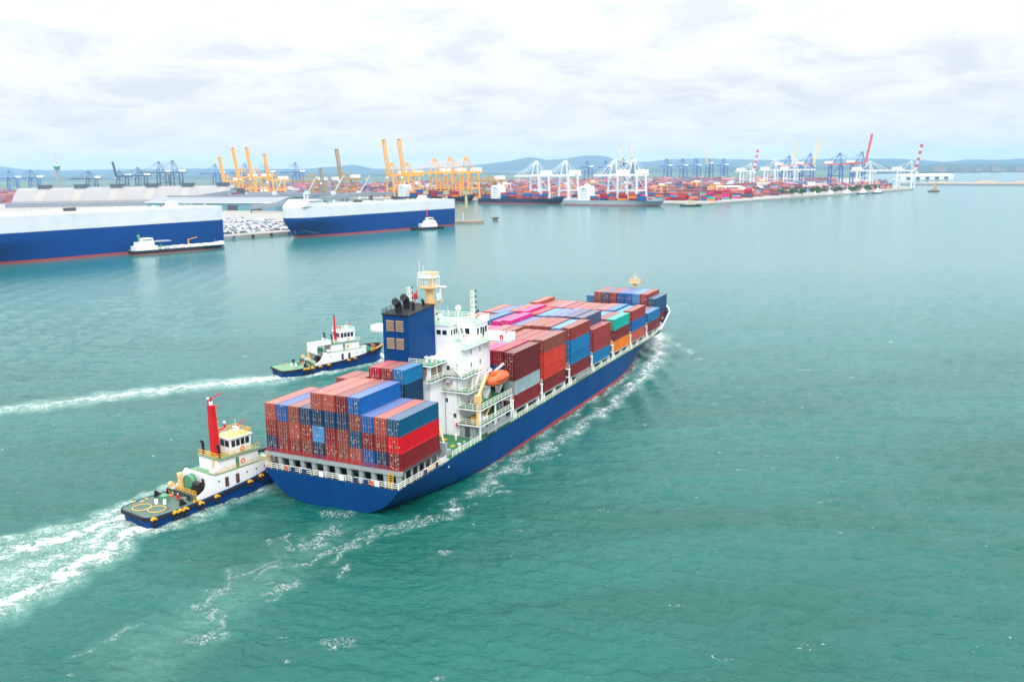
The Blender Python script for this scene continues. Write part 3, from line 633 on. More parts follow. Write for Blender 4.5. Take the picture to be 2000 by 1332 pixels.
for x, z in ((29.6, 21.5), (33.2, 21.4), (29.6, 19.0), (33.2, 18.9), (36.2, 16.2), (29.0, 13.6), (33.0, 13.5), (36.0, 10.4)): win(x, x + 0.42, -10.64, -10.58, z - 0.45, z + 0.45, house)
for y, z in ((-9.0, 16.4), (-8.0, 13.0), (-9.6, 10.2), (-8.4, 19.2)): win(24.96, 25.02, y - 0.32, y + 0.32, z - 0.42, z + 0.42, house)
for y, z in ((-8.4, 15.9),): MB().box(24.93, 25.0, y - 0.55, y + 0.55, z - 0.4, z + 0.5).build('vent_grille', BROWN, house)
MB().box(24.6, 25.0, -10.3, -9.9, 8.3, 8.8).build('hose_box', RED, S_)
mb = MB(); mb.cyl((24.7, -10.9, 6.4), (24.7, -10.9, 9.1), 0.09, n=6).cyl((24.7, -10.9, 9.1), (24.7, -13.4, 9.1), 0.09, n=6); mb.build('fire_pipe', RED, S_)
MB().cyl((24.85, -8.3, 6.4), (24.85, -8.3, 14.6), 0.07, n=6).build('wall_pipe', WHITE, S_)
MB().box(24.4, 27.2, -14.1, -11.0, 6.3, 8.75).build('deck_store', GREY, S_); MB().box(24.34, 24.4, -13.0, -12.0, 6.5, 8.4).build('store_door', DGREY, S_)
MB().box(27.4, 37.4, -14.0, -10.6, 6.3, 8.75).build('side_house', WHITE, S_)
for x in (29, 31.5, 34): win(x, x + 0.5, -14.04, -13.98, 7.3, 8.1, S_)
# stairs
def stair(a, b, w_=0.8, n=10):
    a, b = Vector(a), Vector(b); mb = MB(); d = (b - a); side = Vector((-d.y, d.x, 0)).normalized() * (w_ / 2) if abs(d.x) + abs(d.y) > 1e-3 else Vector((0, w_ / 2, 0))
    for s in (-1, 1):
        mb.bar(a + side * s, b + side * s, 0.07, 0.22); mb.bar(a + side * s + Vector((0, 0, 0.95)), b + side * s + Vector((0, 0, 0.95)), 0.06)
        for k in range(0, n + 1, 2): p = a.lerp(b, k / n) + side * s; mb.bar(p, p + Vector((0, 0, 0.95)), 0.05)
    for k in range(n): p = a.lerp(b, (k + 0.5) / n); mb.bar(p - side, p + side, 0.24, 0.04)
    return mb.build('stairway', WHITE2, S_)
for s in (-1,):
    stair((26.0, 9.1 * s, 22.9), (25.6, 7.2 * s, 20.6)); stair((24.5, 8.9 * s, 20.5), (24.5, 11.7 * s, 17.8)); stair((32.6, 6.6 * s, 26.3), (29.2, 9.8 * s, 22.9)); stair((31.0, 11.6 * s, 17.8), (27.0, 12.5 * s, 14.9)); stair((31.0, 12.0 * s, 14.9), (27.2, 12.0 * s, 12.0)); stair((34.0, 12.0 * s, 12.0), (30.5, 12.0 * s, 9.0))
# radar mast
mast = MB().cyl((31.6, -0.9, 26.3), (31.6, -0.9, 33.2), 0.95, 0.78, 14).build('radar_mast', CREAM, S_, smooth=True)
MB().cyl((31.4, -0.9, 32.6), (31.4, -0.9, 33.1), 1.0, 2.0, 16).cyl((31.4, -0.9, 33.1), (31.4, -0.9, 33.3), 2.0, 2.0, 16).build('mast_platform', CREAM, mast, smooth=30)
ring = [(31.4 + 1.95 * math.cos(t), -0.9 + 1.95 * math.sin(t), 33.3) for t in np.linspace(0, 2 * math.pi, 13)]
MB().rail(ring, 1.1, 1.0, 0.06).build('mast_rail', WHITE2, mast)
MB().cyl((31.9, -1.3, 33.3), (32.0, -1.4, 35.8), 0.55, 0.35, 10).bar((31.4, 0.6, 36.0), (31.4, -3.0, 36.0), 0.4, 0.25).build('radar_scanner', CREAM, mast)
mb = MB(); mb.rail([(30.2, 0.9, 35.1), (32.8, 0.9, 35.1), (32.8, -2.4, 35.1), (30.2, -2.4, 35.1), (30.2, 0.9, 35.1)], 0.9, 1.1, 0.05)
for p in ((30.2, 0.9), (32.8, 0.9), (32.8, -2.4), (30.2, -2.4)): mb.bar((p[0], p[1], 33.3), (p[0], p[1], 35.2), 0.08)
mb.box(30.1, 32.9, -2.5, 1.0, 35.0, 35.1); mb.build('upper_platform', WHITE2, mast)
MB().cyl((30.6, 0.7, 35.1), (30.6, 0.7, 38.6), 0.05, 0.03, 6).build('whip_antenna', WHITE2, mast); MB().cyl((31.2, 0.2, 35.1), (31.2, 0.2, 37.3), 0.06, 0.03, 6).build('whip_antenna', WHITE2, mast)
MB().box(31.2, 31.8, -4.6, -2.2, 33.25, 33.42).build('yardarm', WHITE2, mast); MB().bar((31.6, -1.6, 29.4), (31.6, -3.2, 30.6), 0.5, 0.35).box(31.2, 32.0, -3.6, -2.4, 30.5, 30.75).build('radar_bracket', CREAM, mast)
FLAGR = mat('flag_red', (226, 70, 74), 0.8); FLAGW = mat('flag_white', (236, 234, 244), 0.8)
def flag(x, y, z, w, h, m, lab):
    secs = [[(x - i * w / 6, y + 0.22 * math.sin(i * 1.3 + k) - 0.12 * i * 0.3, z - h * k / 4 - 0.42 * i * w / 6) for k in range(5)] for i in range(7)]
    o = MB().loft(secs).build('flag', m, None, smooth=True); so = o.modifiers.new('t', 'SOLIDIFY'); so.thickness = 0.02
    o.location = (SHIP[0], SHIP[1], 0); o.rotation_euler = (0, 0, HEAD); tag(o, lab, 'flag')
flag(31.6, 1.9, 32.6, 1.9, 1.6, FLAGR, 'red flag flying to the left of the cream radar mast'); flag(31.5, -3.6, 33.0, 2.0, 1.9, FLAGW, 'pale flag hanging on the right of the cream radar mast')
# lattice signal masts on the wheelhouse roof
for s in (-1, 1):
    mb = MB(); x, y = 35.0, (-8.4 if s < 0 else 6.0)
    for a in (-0.28, 0.28):
        for b in (-0.28, 0.28): mb.bar((x + a, y + b, 26.3), (x + a, y + b, 32.3), 0.085)
    for k in range(7):
        z = 26.9 + k * 0.9
        for p, q in (((-.28, -.28), (.28, -.28)), ((.28, -.28), (.28, .28)), ((.28, .28), (-.28, .28)), ((-.28, .28), (-.28, -.28))): mb.bar((x + p[0], y + p[1], z), (x + q[0], y + q[1], z), 0.06)
        mb.bar((x - .28, y - .28, z - 0.9), (x + .28, y - .28, z), 0.05)
    o = mb.build('signal_mast', WHITE2, S_)
    for k in range(6): MB().cyl((x, y - 0.75, 26.9 + k * 1.05), (x, y - 0.75, 27.3 + k * 1.05), 0.13, n=7).bar((x, y - .3, 27.0 + k * 1.05), (x, y - .75, 27.0 + k * 1.05), .05).build('signal_lamp', BLACK, o)
for x, y, r, h in ((34.6, -5.4, 0.62, 2.0), (31.0, -3.3, 0.55, 0.9), (36.4, 4.2, 0.6, 1.6), (31.2, 1.6, 0.4, 1.0)):
    b_ = MB().cyl((x, y, 26.3), (x, y, 26.3 + h), 0.16, n=8).build('dome_stand', WHITE, S_); MB().sphere((x, y, 26.3 + h + r * 0.8), r, 12).build('satellite_dome', WHITE, b_, smooth=True)
MB().cyl((33.4, -1.6, 26.3), (33.4, -1.6, 27.6), 0.28, n=8).cyl((33.4, -1.6, 27.5), (33.4, -1.6, 27.8), 0.5, n=10).build('magnetic_compass', GREEN, S_)
MB().cyl((36.0, -9.0, 26.3), (36.0, -9.0, 28.2), 0.05, n=6).sphere((36.0, -9.0, 28.3), 0.28, 8).build('search_light', BLACK, S_)
# provision crane
cr = MB().cyl((24.6, -14.8, 9.0), (24.6, -14.8, 14.2), 0.55, 0.45, 12).build('provision_crane', CREAM, S_, smooth=30)
MB().box(24.0, 25.2, -15.3, -14.3, 13.4, 14.7).build('crane_cab', CREAM, cr); MB().bar((24.9, -14.7, 14.4), (30.6, -13.4, 16.9), 0.42, 0.5).build('crane_jib', CREAM, cr)
MB().bar((27.5, -14.2, 9.2), (29.2, -14.9, 11.6), 0.3).build('davit_arm', CREAM, S_)
# lifeboats and davits
def lifeboat(s, lab):
    t = thing('lifeboat', lab, 'lifeboat', ship_world(34.6, 13.9 * s, 14.3), HEAD)
    secs = []; prof = [(-3.9, 0.25, 0.9), (-3.4, 0.95, 0.45), (-2.2, 1.35, 0.15), (0, 1.5, 0.0), (2.2, 1.3, 0.15), (3.4, 0.8, 0.5), (3.95, 0.12, 1.0)]
    for x, b, k in prof: secs.append([(x, -b, 1.35), (x, -b * 0.92, 0.75 + k * .3), (x, -b * 0.55, 0.2 + k * .8), (x, 0, k), (x, b * 0.55, 0.2 + k * .8), (x, b * 0.92, 0.75 + k * .3), (x, b, 1.35)])
    MB().loft(secs, True, True).build('hull', ORANGE, t, smooth=35)
    secs = [[(x, -b, 1.35), (x, -b * 0.95, 1.35 + h * 0.55), (x, -b * 0.6, 1.35 + h), (x, 0, 1.4 + h * 1.05), (x, b * 0.6, 1.35 + h), (x, b * 0.95, 1.35 + h * 0.55), (x, b, 1.35)] for x, b, h in ((-3.85, 0.3, 0.1), (-3.2, 0.95, 0.8), (-1.8, 1.3, 1.25), (0, 1.42, 1.3), (2.0, 1.25, 1.1), (3.3, 0.8, 0.6), (3.9, 0.15, 0.08))]
    MB().loft(secs, True, True).build('canopy', ORANGE, t, smooth=40)
    MB().loft([[(x, -b, 1.28), (x, -b, 1.44)] for x, b in ((-3.85, .33), (-2.2, 1.42), (0, 1.57), (2.2, 1.36), (3.9, .2))]).loft([[(x, b, 1.28), (x, b, 1.44)] for x, b in ((-3.85, .33), (-2.2, 1.42), (0, 1.57), (2.2, 1.36), (3.9, .2))]).build('fender', RUBBER, t)
    MB().box(-2.9, -1.6, -0.55, 0.55, 2.4, 3.05).build('conning_hatch', ORANGE, t)
lifeboat(-1, 'orange enclosed lifeboat hung on white davits beside the bridge house')
for s in (-1, 1):
    for x in ((31.8, 37.0) if s < 0 else (35.6, 37.2)):
        MB().bar((x, 12.6 * s, 12.0), (x, 13.4 * s, 14.1), 0.5, 0.5).bar((x, 12.4 * s, 12.0), (x, 12.0 * s, 16.4), 0.4, 0.5).bar((x, 12.0 * s, 16.4), (x, 13.9 * s, 18.0), 0.4, 0.45).build('davit', WHITE, S_)
    if s > 0: continue
    MB().box(26.5, 29.0, min(13.2 * s, 14.4 * s), max(13.2 * s, 14.4 * s), 12.03, 13.0).build('raft_rack', GREEN, S_)
    for x in (27.2, 28.4): MB().cyl((x, 13.2 * s, 9.6), (x, 14.6 * s, 9.6), 0.45, n=10).build('raft_canister', WHITE, S_, smooth=30)
# foremast and forecastle gear
fm = MB().cyl((157.0, -1.6, 8.4), (157.0, -1.6, 18.6), 0.85, 0.55, 10).build('foremast', CREAM, S_, smooth=30)
MB().box(155.7, 158.3, -3.2, 0.0, 18.5, 18.75).rail([(155.7, -3.2, 18.7), (158.3, -3.2, 18.7), (158.3, 0, 18.7), (155.7, 0, 18.7), (155.7, -3.2, 18.7)], 1.0, 1.3, 0.1).build('foremast_platform', CREAM, fm)
MB().cyl((157, -1.6, 18.7), (157, -1.6, 22.2), 0.16, 0.08, 6).box(156.7, 157.3, -2.2, -1.0, 20.2, 20.5).build('foremast_pole', CREAM, fm)
for y in (-9.5, -5, 5, 9.5): MB().cyl((157.5, y - 0.8, 9.3), (157.5, y + 0.8, 9.3), 0.6, n=10).build('mooring_winch', GREY, S_)
for x, y in ((150, -12.6), (153, -11.6), (150, 12.6), (160.5, -6.5), (148, -13.4)):
    MB().cyl((x, y, 8.4), (x, y, 9.4), 0.35, n=9).cyl((x + 0.9, y, 8.4), (x + 0.9, y, 9.4), 0.35, n=9).build('bollard', YELLOW, S_)
MB().box(155.5, 156.0, -11.5, 11.5, 8.4, 11.2).build('wave_breaker', WHITE, S_)

for i, (y, z0, z1) in enumerate(((-9.2, 6.4, 20.2), (-7.6, 6.4, 17.5), (-8.9, 15.0, 17.5), (-10.3, 12.2, 20.2))): MB().cyl((24.9, y, z0), (24.9, y, z1), 0.06 + 0.02 * (i % 2), n=6).build('wall_pipe', GREY if i % 2 else WHITE, S_)
for x, z0, z1 in ((27.0, 9.2, 17.4), (28.4, 12.2, 22.4), (35.4, 12.2, 22.4)): MB().cyl((x, -10.68, z0), (x, -10.68, z1), 0.06, n=6).build('wall_pipe', WHITE2, S_)
for x, y, h in ((32.0, -4.6, 3.4), (37.2, -7.0, 4.2), (37.6, 2.0, 3.8), (34.0, 3.0, 2.6)): MB().cyl((x, y, 26.3), (x, y, 26.3 + h), 0.05, 0.03, 6).build('aerial', WHITE2, S_)
for x, y in ((26.5, -9.6), (28.5, -9.6), (22.0, -5.6), (22.6, -6.4)): MB().cyl((x, y, 20.55), (x, y, 21.5), 0.22, n=8).cyl((x, y, 21.5), (x, y, 21.7), 0.4, n=10).build('mushroom_vent', WHITE, S_)
for x in (25.5, 27.5, 35.5): MB().box(x, x + 1.0, -13.4, -12.6, 9.03, 10.1).build('deck_box', GREY if x > 30 else YELLOW, S_)
for x, y in ((14.0, -9.0), (16.5, -8.2), (18.2, -14.2), (22.6, -11.0)): MB().cyl((x, y, 6.3), (x, y, 7.1), 0.18, n=8).cyl((x, y, 7.1), (x, y, 7.3), 0.34, n=10).build('deck_vent', YELLOW if x < 16 else WHITE, S_)
# ------------------------------------------------------------------ containers on the ship
def container_material(name, door=False):
    m = bpy.data.materials.new(name); m.use_nodes = True; t = m.node_tree; b = t.nodes['Principled BSDF']; L = t.links.new
    oi = t.nodes.new('ShaderNodeObjectInfo'); tc = t.nodes.new('ShaderNodeTexCoord')
    b.inputs['Roughness'].default_value = 0.48; b.inputs['Specular IOR Level'].default_value = 0.22
    add = t.nodes.new('ShaderNodeVectorMath'); add.operation = 'ADD'; L(tc.outputs['Object'], add.inputs[0])
    sc = t.nodes.new('ShaderNodeVectorMath'); sc.operation = 'SCALE'; sc.inputs[0].default_value = (37, 91, 53); L(oi.outputs['Random'], sc.inputs['Scale']); L(sc.outputs[0], add.inputs[1])
    n = t.nodes.new('ShaderNodeTexNoise'); n.inputs['Scale'].default_value = 0.55; n.inputs['Detail'].default_value = 6; n.inputs['Roughness'].default_value = 0.65; L(add.outputs[0], n.inputs['Vector'])
    hs = t.nodes.new('ShaderNodeHueSaturation'); hs.inputs['Saturation'].default_value = 1.02; L(oi.outputs['Color'], hs.inputs['Color'])
    mr = t.nodes.new('ShaderNodeMapRange'); mr.inputs[1].default_value = 0.25; mr.inputs[2].default_value = 0.75; mr.inputs[3].default_value = 0.78; mr.inputs[4].default_value = 1.22; L(n.outputs['Fac'], mr.inputs[0]); L(mr.outputs[0], hs.inputs['Value'])
    # upward faces tinted paler: sky sheen put into the colour, plus some bleaching
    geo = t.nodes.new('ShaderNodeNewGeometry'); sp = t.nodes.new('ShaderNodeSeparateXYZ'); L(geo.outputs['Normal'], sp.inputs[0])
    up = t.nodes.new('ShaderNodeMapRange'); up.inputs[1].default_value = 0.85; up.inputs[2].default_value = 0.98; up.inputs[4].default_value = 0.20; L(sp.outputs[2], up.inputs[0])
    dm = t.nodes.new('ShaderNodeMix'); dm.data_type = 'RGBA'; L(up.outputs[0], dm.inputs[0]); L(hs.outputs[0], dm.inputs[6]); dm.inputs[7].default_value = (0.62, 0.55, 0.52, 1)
    # rust scabs
    n2 = t.nodes.new('ShaderNodeTexNoise'); n2.inputs['Scale'].default_value = 1.6; n2.inputs['Detail'].default_value = 8; n2.inputs['Roughness'].default_value = 0.75; L(add.outputs[0], n2.inputs['Vector'])
    r2 = t.nodes.new('ShaderNodeMapRange'); r2.inputs[1].default_value = 0.66; r2.inputs[2].default_value = 0.74; r2.inputs[4].default_value = 0.65; L(n2.outputs['Fac'], r2.inputs[0])
    rm = t.nodes.new('ShaderNodeMix'); rm.data_type = 'RGBA'; L(r2.outputs[0], rm.inputs[0]); L(dm.outputs[2], rm.inputs[6]); rm.inputs[7].default_value = (0.09, 0.04, 0.025, 1)
    out = rm.outputs[2]
    if door:   # stencilled marks and stickers
        v = t.nodes.new('ShaderNodeTexBrick'); mp = t.nodes.new('ShaderNodeMapping'); L(add.outputs[0], mp.inputs[0])
        mp.inputs['Rotation'].default_value = (0, math.pi / 2, math.pi / 2)
        v2 = t.nodes.new('ShaderNodeTexVoronoi'); v2.inputs['Scale'].default_value = 3.0; v2.distance = 'CHEBYCHEV'; L(add.outputs[0], v2.inputs['Vector'])
        t.nodes.remove(v); t.nodes.remove(mp)
        s3 = t.nodes.new('ShaderNodeSeparateColor'); L(v2.outputs['Color'], s3.inputs[0])
        g1 = t.nodes.new('ShaderNodeMath'); g1.operation = 'GREATER_THAN'; L(s3.outputs[0], g1.inputs[0]); g1.inputs[1].default_value = 0.925
        g2 = t.nodes.new('ShaderNodeMath'); g2.operation = 'LESS_THAN'; L(v2.outputs['Distance'], g2.inputs[0]); g2.inputs[1].default_value = 0.30
        g3 = t.nodes.new('ShaderNodeMath'); g3.operation = 'MULTIPLY'; L(g1.outputs[0], g3.inputs[0]); L(g2.outputs[0], g3.inputs[1])
        sm = t.nodes.new('ShaderNodeMix'); sm.data_type = 'RGBA'; L(s3.outputs[1], sm.inputs[0]); sm.inputs[6].default_value = (0.85, 0.82, 0.80, 1); sm.inputs[7].default_value = (0.85, 0.50, 0.25, 1)
        fm_ = t.nodes.new('ShaderNodeMix'); fm_.data_type = 'RGBA'; L(g3.outputs[0], fm_.inputs[0]); L(out, fm_.inputs[6]); L(sm.outputs[2], fm_.inputs[7]); out = fm_.outputs[2]
    L(out, b.inputs['Base Color']); return m
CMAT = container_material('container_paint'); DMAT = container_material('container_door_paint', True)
CW = 2.44
def container_mesh(L, h, name):
    """frame of posts and rails standing proud of recessed, corrugated panels"""
    mb = MB(); w = CW / 2; p = 0.16; r = 0.035
    for x0 in (0.0, L - p):
        for s in (-1, 1): mb.box(x0, x0 + p, min(s * w, s * (w - p)), max(s * w, s * (w - p)), 0, h)
    for s in (-1, 1):
        for z0, z1 in ((0, 0.16), (h - 0.12, h)): mb.box(p, L - p, min(s * w, s * (w - 0.1)), max(s * w, s * (w - 0.1)), z0, z1)
    for x0, x1 in ((0, 0.1), (L - 0.1, L)):
        for z0, z1 in ((0, 0.16), (h - 0.12, h)): mb.box(x0, x1, -(w - p), w - p, z0, z1)
    # side panels as shallow corrugations
    n = int(L / 0.55)
    for s in (-1, 1):
        secs = []
        for i in range(n * 2 + 1):
            x = p + (L - 2 * p) * i / (n * 2); yv = s * (w - r - (0.014 if i % 2 else 0.0)); secs.append([(x, yv, 0.15), (x, yv, h - 0.11)])
        mb.loft(secs)
    mb.box(0.03, 0.06, -(w - p), w - p, 0.15, h - 0.11); mb.box(L - 0.07, L - 0.04, -(w - p), w - p, 0.15, h - 0.11)
    mb.box(0.08, L - 0.08, -(w - 0.08), w - 0.08, h - 0.09, h - 0.03)
    mb.box(0.08, L - 0.08, -(w - 0.08), w - 0.08, 0.06, 0.12)
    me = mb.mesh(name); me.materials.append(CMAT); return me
L40, L20 = 12.19, 6.06
CM = {(k, hh): container_mesh(L, hh, 'shipping_container') for k, L in ((40, L40), (20, L20)) for hh in (2.58, 2.84, 2.90, 2.62)}
def door_mesh(h):
    mb = MB(); mb.box(-0.012, 0.05, 0.02, CW / 2 - 0.17, 0.17, h - 0.13)
    for z in (0.30, 0.5, 0.72): mb.box(-0.03, -0.012, 0.06, CW / 2 - 0.2, 0.17 + (h - .3) * z - 0.05, 0.17 + (h - .3) * z + 0.05)
    me = mb.mesh('door'); me.materials.append(DMAT); return me
def rods_mesh(h):
    mb = MB()
    for y in (0.26, 0.74):
        mb.cyl((-0.06, y, 0.1), (-0.06, y, h - 0.06), 0.024, n=6)
        for z in (0.2, 1.0, h - 1.0, h - 0.25): mb.box(-0.10, -0.01, y - 0.06, y + 0.06, z - 0.035, z + 0.035)
    mb.box(-0.10, -0.06, 0.26, 0.6, 1.05, 1.12); mb.box(-0.10, -0.06, 0.5, 0.95, 1.25, 1.32)
    me = mb.mesh('locking_bars'); me.materials.append(mat('galvanised_bar', (168, 150, 142), 0.45, 0.15, 1.2)); return me
DM = {hh: (door_mesh(hh), rods_mesh(hh)) for hh in (2.58, 2.84, 2.90, 2.62)}
PAL = {'rust': (148, 50, 44), 'maroon': (112, 22, 28), 'dred': (128, 30, 34), 'brown': (140, 68, 54), 'salmon': (180, 82, 68), 'orangered': (214, 62, 44), 'red': (216, 10, 28), 'crimson': (180, 14, 44),
       'blue': (0, 112, 166), 'royal': (0, 90, 162), 'navy': (4, 58, 98), 'tealblue': (0, 82, 118), 'lightblue': (70, 148, 208), 'grey': (150, 170, 176), 'teal': (24, 178, 158), 'orange': (245, 128, 10),
       'magenta': (226, 48, 138), 'slate': (72, 78, 114), 'greyblue': (84, 112, 160), 'rose': (196, 96, 104)}
WORD = {'rust': 'rust red', 'maroon': 'maroon', 'dred': 'dark red', 'brown': 'red-brown', 'salmon': 'salmon red', 'orangered': 'orange-red', 'red': 'bright red', 'crimson': 'crimson', 'blue': 'mid blue', 'royal': 'royal blue', 'navy': 'navy blue', 'tealblue': 'petrol blue', 'lightblue': 'light blue', 'grey': 'pale grey', 'teal': 'turquoise', 'orange': 'orange', 'magenta': 'magenta', 'slate': 'slate blue', 'greyblue': 'grey-blue', 'rose': 'rose red'}
ORD = ['first', 'second', 'third', 'fourth', 'fifth', 'sixth', 'seventh', 'eighth', 'ninth', 'tenth', 'eleventh', 'twelfth']
TIER = ['bottom', 'second', 'third', 'fourth', 'fifth', 'sixth']
def put_container(x, y, z, h, col, label, size=40, doors=True, group='containers stowed on the ship'):
    jit = random.uniform(-0.03, 0.03)
    o = link('shipping_container', CM[(size, h)], None, ship_world(x + jit, y + random.uniform(-0.015, 0.015), z), HEAD, label=label, category='container', group=group)
    c = srgb(*PAL[col]); f_ = random.uniform(0.74, 0.92); o.color = tuple(min(1, v * f_) for v in c[:3]) + (1,)
    if doors:
        dme, rme = DM[h]
        for s in (1, -1):
            d = link('door', dme, o); d.scale = (1, s, 1); d.color = o.color
            link('locking_bars', rme, d)
    return o
# stern stack: eleven rows, rows listed from port to starboard
PW = 2.511
ST = [['navy', 'rust', 'rust', 'brown', 'navy', 'rust', 'brown', 'salmon', 'royal', 'navy', 'dred'],
      ['rust', 'brown', 'salmon', 'rust', 'lightblue', 'dred', 'brown', 'tealblue', 'dred', 'rust', 'red'],
      ['brown', 'royal', 'brown', 'navy', 'navy', 'navy', 'navy', 'brown', 'royal', 'brown', 'tealblue'],
      [None] * 4 + ['salmon', 'salmon', 'dred', 'royal'] + [None] * 3]
TOPC = {(2, 0): 'salmon', (2, 9): 'salmon'}
for t_, row in enumerate(ST):
    for c_, col in enumerate(row):
        if not col: continue
        col = TOPC.get((t_, c_), col); y = (5 - c_) * PW; z = 7.9 + t_ * 2.845
        put_container(0.0, y, z, 2.84, col, f"{WORD[col]} container, {TIER[t_]} tier, {ORD[c_]} row from port, aftmost stack at stern", group='containers in the stern stack')
# short stack between stern stack and funnel
SH = {0: (1.0 + PW * 1.5 + PW, ['rust', 'rust', 'brown', 'rust']), 1: (1.0 + PW * 0.5 + PW, ['navy', 'rust', 'rust', 'rust']), 2: (-0.02, ['rust', 'navy', 'rust', 'navy', 'crimson']), 3: (-0.02 - PW, ['navy', 'brown', 'rust', 'rust', 'rust']), 4: (-0.02 - 2 * PW, ['slate', 'slate', 'navy', 'navy', 'blue'])}
for c_, (y, cols) in SH.items():
    for t_, col in enumerate(cols):
        if t_ == 0 and c_ != 4: continue
        put_container(13.4, y, 7.9 + t_ * 2.625, 2.62, col, f"short {WORD[col]} container, {TIER[t_]} tier, {ORD[c_]} row from port, beside the funnel", 20, group='short containers beside the funnel')
MB().box(13.4, 19.5, -6.4, 6.6, 6.3, 7.88).build('hatch_cover', DGREY, S_)
# forward bays: rows listed from starboard (outermost) to port
PF = 2.54
BAYS = {
 'A': ([4] * 12, ['dred', 'grey', 'maroon', 'maroon'], ['maroon', 'crimson', 'magenta', 'salmon', 'rose', 'salmon', 'brown', 'salmon', 'rust', 'salmon', 'blue', 'rust']),
 'B': ([4] * 12, ['dred', 'orangered', 'orangered', 'brown'], ['brown', 'rust', 'rust', 'rust', 'brown', 'rose', 'magenta', 'rose', 'salmon', 'rust', 'salmon', 'rust']),
 'C': ([4] * 12, ['dred', 'blue', 'blue', 'rust'], ['rust', 'lightblue', 'rust', 'rust', 'brown', 'greyblue', 'magenta', 'magenta', 'blue', 'salmon', 'rust', 'salmon']),
 'D': ([3] + [4] * 11, ['blue', 'rust', 'rust'], ['rust', 'slate', 'slate', 'greyblue', 'greyblue', 'lightblue', 'red', 'magenta', 'salmon', 'greyblue', 'greyblue', 'salmon']),
 'E': ([3] * 12, ['orange', 'dred', 'teal'], ['teal', 'rust', 'lightblue', 'rust', 'blue', 'rust', 'salmon', 'rust', 'navy', 'rust', 'salmon', 'rust']),
 'F': ([3] * 11 + [4], ['salmon', 'royal', 'rust'], ['rust', 'lightblue', 'blue', 'rose', 'brown', 'salmon', 'salmon', 'rust', 'rose', 'salmon', 'rust', 'salmon']),
 'G': ([2] * 12, ['dred', 'blue'], ['blue', 'rust', 'salmon', 'blue', 'rust', 'rust', 'salmon', 'rust', 'navy', 'rust', 'salmon', 'rust']),
}
BN = {k: f"{ORD[i]} bay ahead of bridge" for i, k in enumerate('ABCDEFG')}
TALL = {('A', 1): 0.22, ('A', 2): 0.25, ('B', 4): 0.35, ('B', 5): 0.4, ('C', 6): 0.75, ('C', 7): 0.35, ('C', 8): 0.75, ('D', 7): 0.6, ('D', 8): 0.5, ('D', 6): 0.0, ('F', 1): -0.45, ('F', 11): -1.9}
AUX = ['rust', 'navy', 'brown', 'blue', 'dred', 'salmon', 'royal', 'rust']
for k, (tiers, side, tops) in BAYS.items():
    x = BAYX[k]
    for c_, nt_ in enumerate(tiers):
        y = (c_ - 5.5) * PF; hh = 2.84
        dz = TALL.get((k, c_), random.choice((0, -0.12, -0.2, 0.0)) if c_ else 0.0)
        for t_ in range(nt_):
            if not (c_ in (0, 11) or t_ >= nt_ - 2): continue
            col = side[t_] if c_ == 0 else (tops[c_] if t_ == nt_ - 1 else AUX[(c_ * 3 + t_ + ord(k)) % 8])
            rows = f"{ORD[c_]} row from starboard"
            put_container(x, y, BASE + t_ * 2.845 + (dz if c_ not in (0,) else 0) * (1 if t_ == nt_ - 1 else 0.75), hh, col, f"{WORD[col]} container, {TIER[t_] if t_ < nt_ - 1 else 'top'} tier, {rows}, {BN[k]}", doors=(c_ <= 2 or t_ == nt_ - 1))
# foremost bay, narrower
xH = BAYX['H']; topH = ['rust', 'lightblue', 'royal', 'royal', 'rust', 'slate', 'brown']
for i, col in enumerate(topH):
    y = -10.45 + 2.46 * (i + 0.5)
    for t_ in (1, 2):
        cc = col if t_ == 2 else AUX[(i * 3) % 8]
        put_container(xH, y, 8.98 + t_ * 2.72, 2.62 if t_ == 1 else 2.84, cc, f"{WORD[cc]} container, {'top' if t_ == 2 else 'second'} tier, {ORD[i + 1]} row from starboard, foremost bay")
for y, cols, nm in ((-10.45 - 1.26, ['rust', 'navy', 'tealblue'], 'starboard'), (-10.45 + 2.46 * 7 + 1.26, ['rust', 'navy', 'blue'], 'port')):
    for t_, cc in enumerate(cols): put_container(xH, y, 8.42 + t_ * 2.52, 2.58, cc, f"{WORD[cc]} container, {TIER[t_]} of three tiers, outermost {nm} row, foremost bay")
# lashing rods over the lowest stern tiers
for c_ in range(11):
    y = (5 - c_) * PW; mb = MB()
    mb.bar((-0.35, y + 1.1, 7.9), (-0.12, y - 1.0, 11.3), 0.04); mb.bar((-0.33, y - 1.1, 7.9), (-0.12, y - 0.2, 10.6), 0.03)
    mb.build('lashing_rods', MATS['galvanised_bar'], S_)
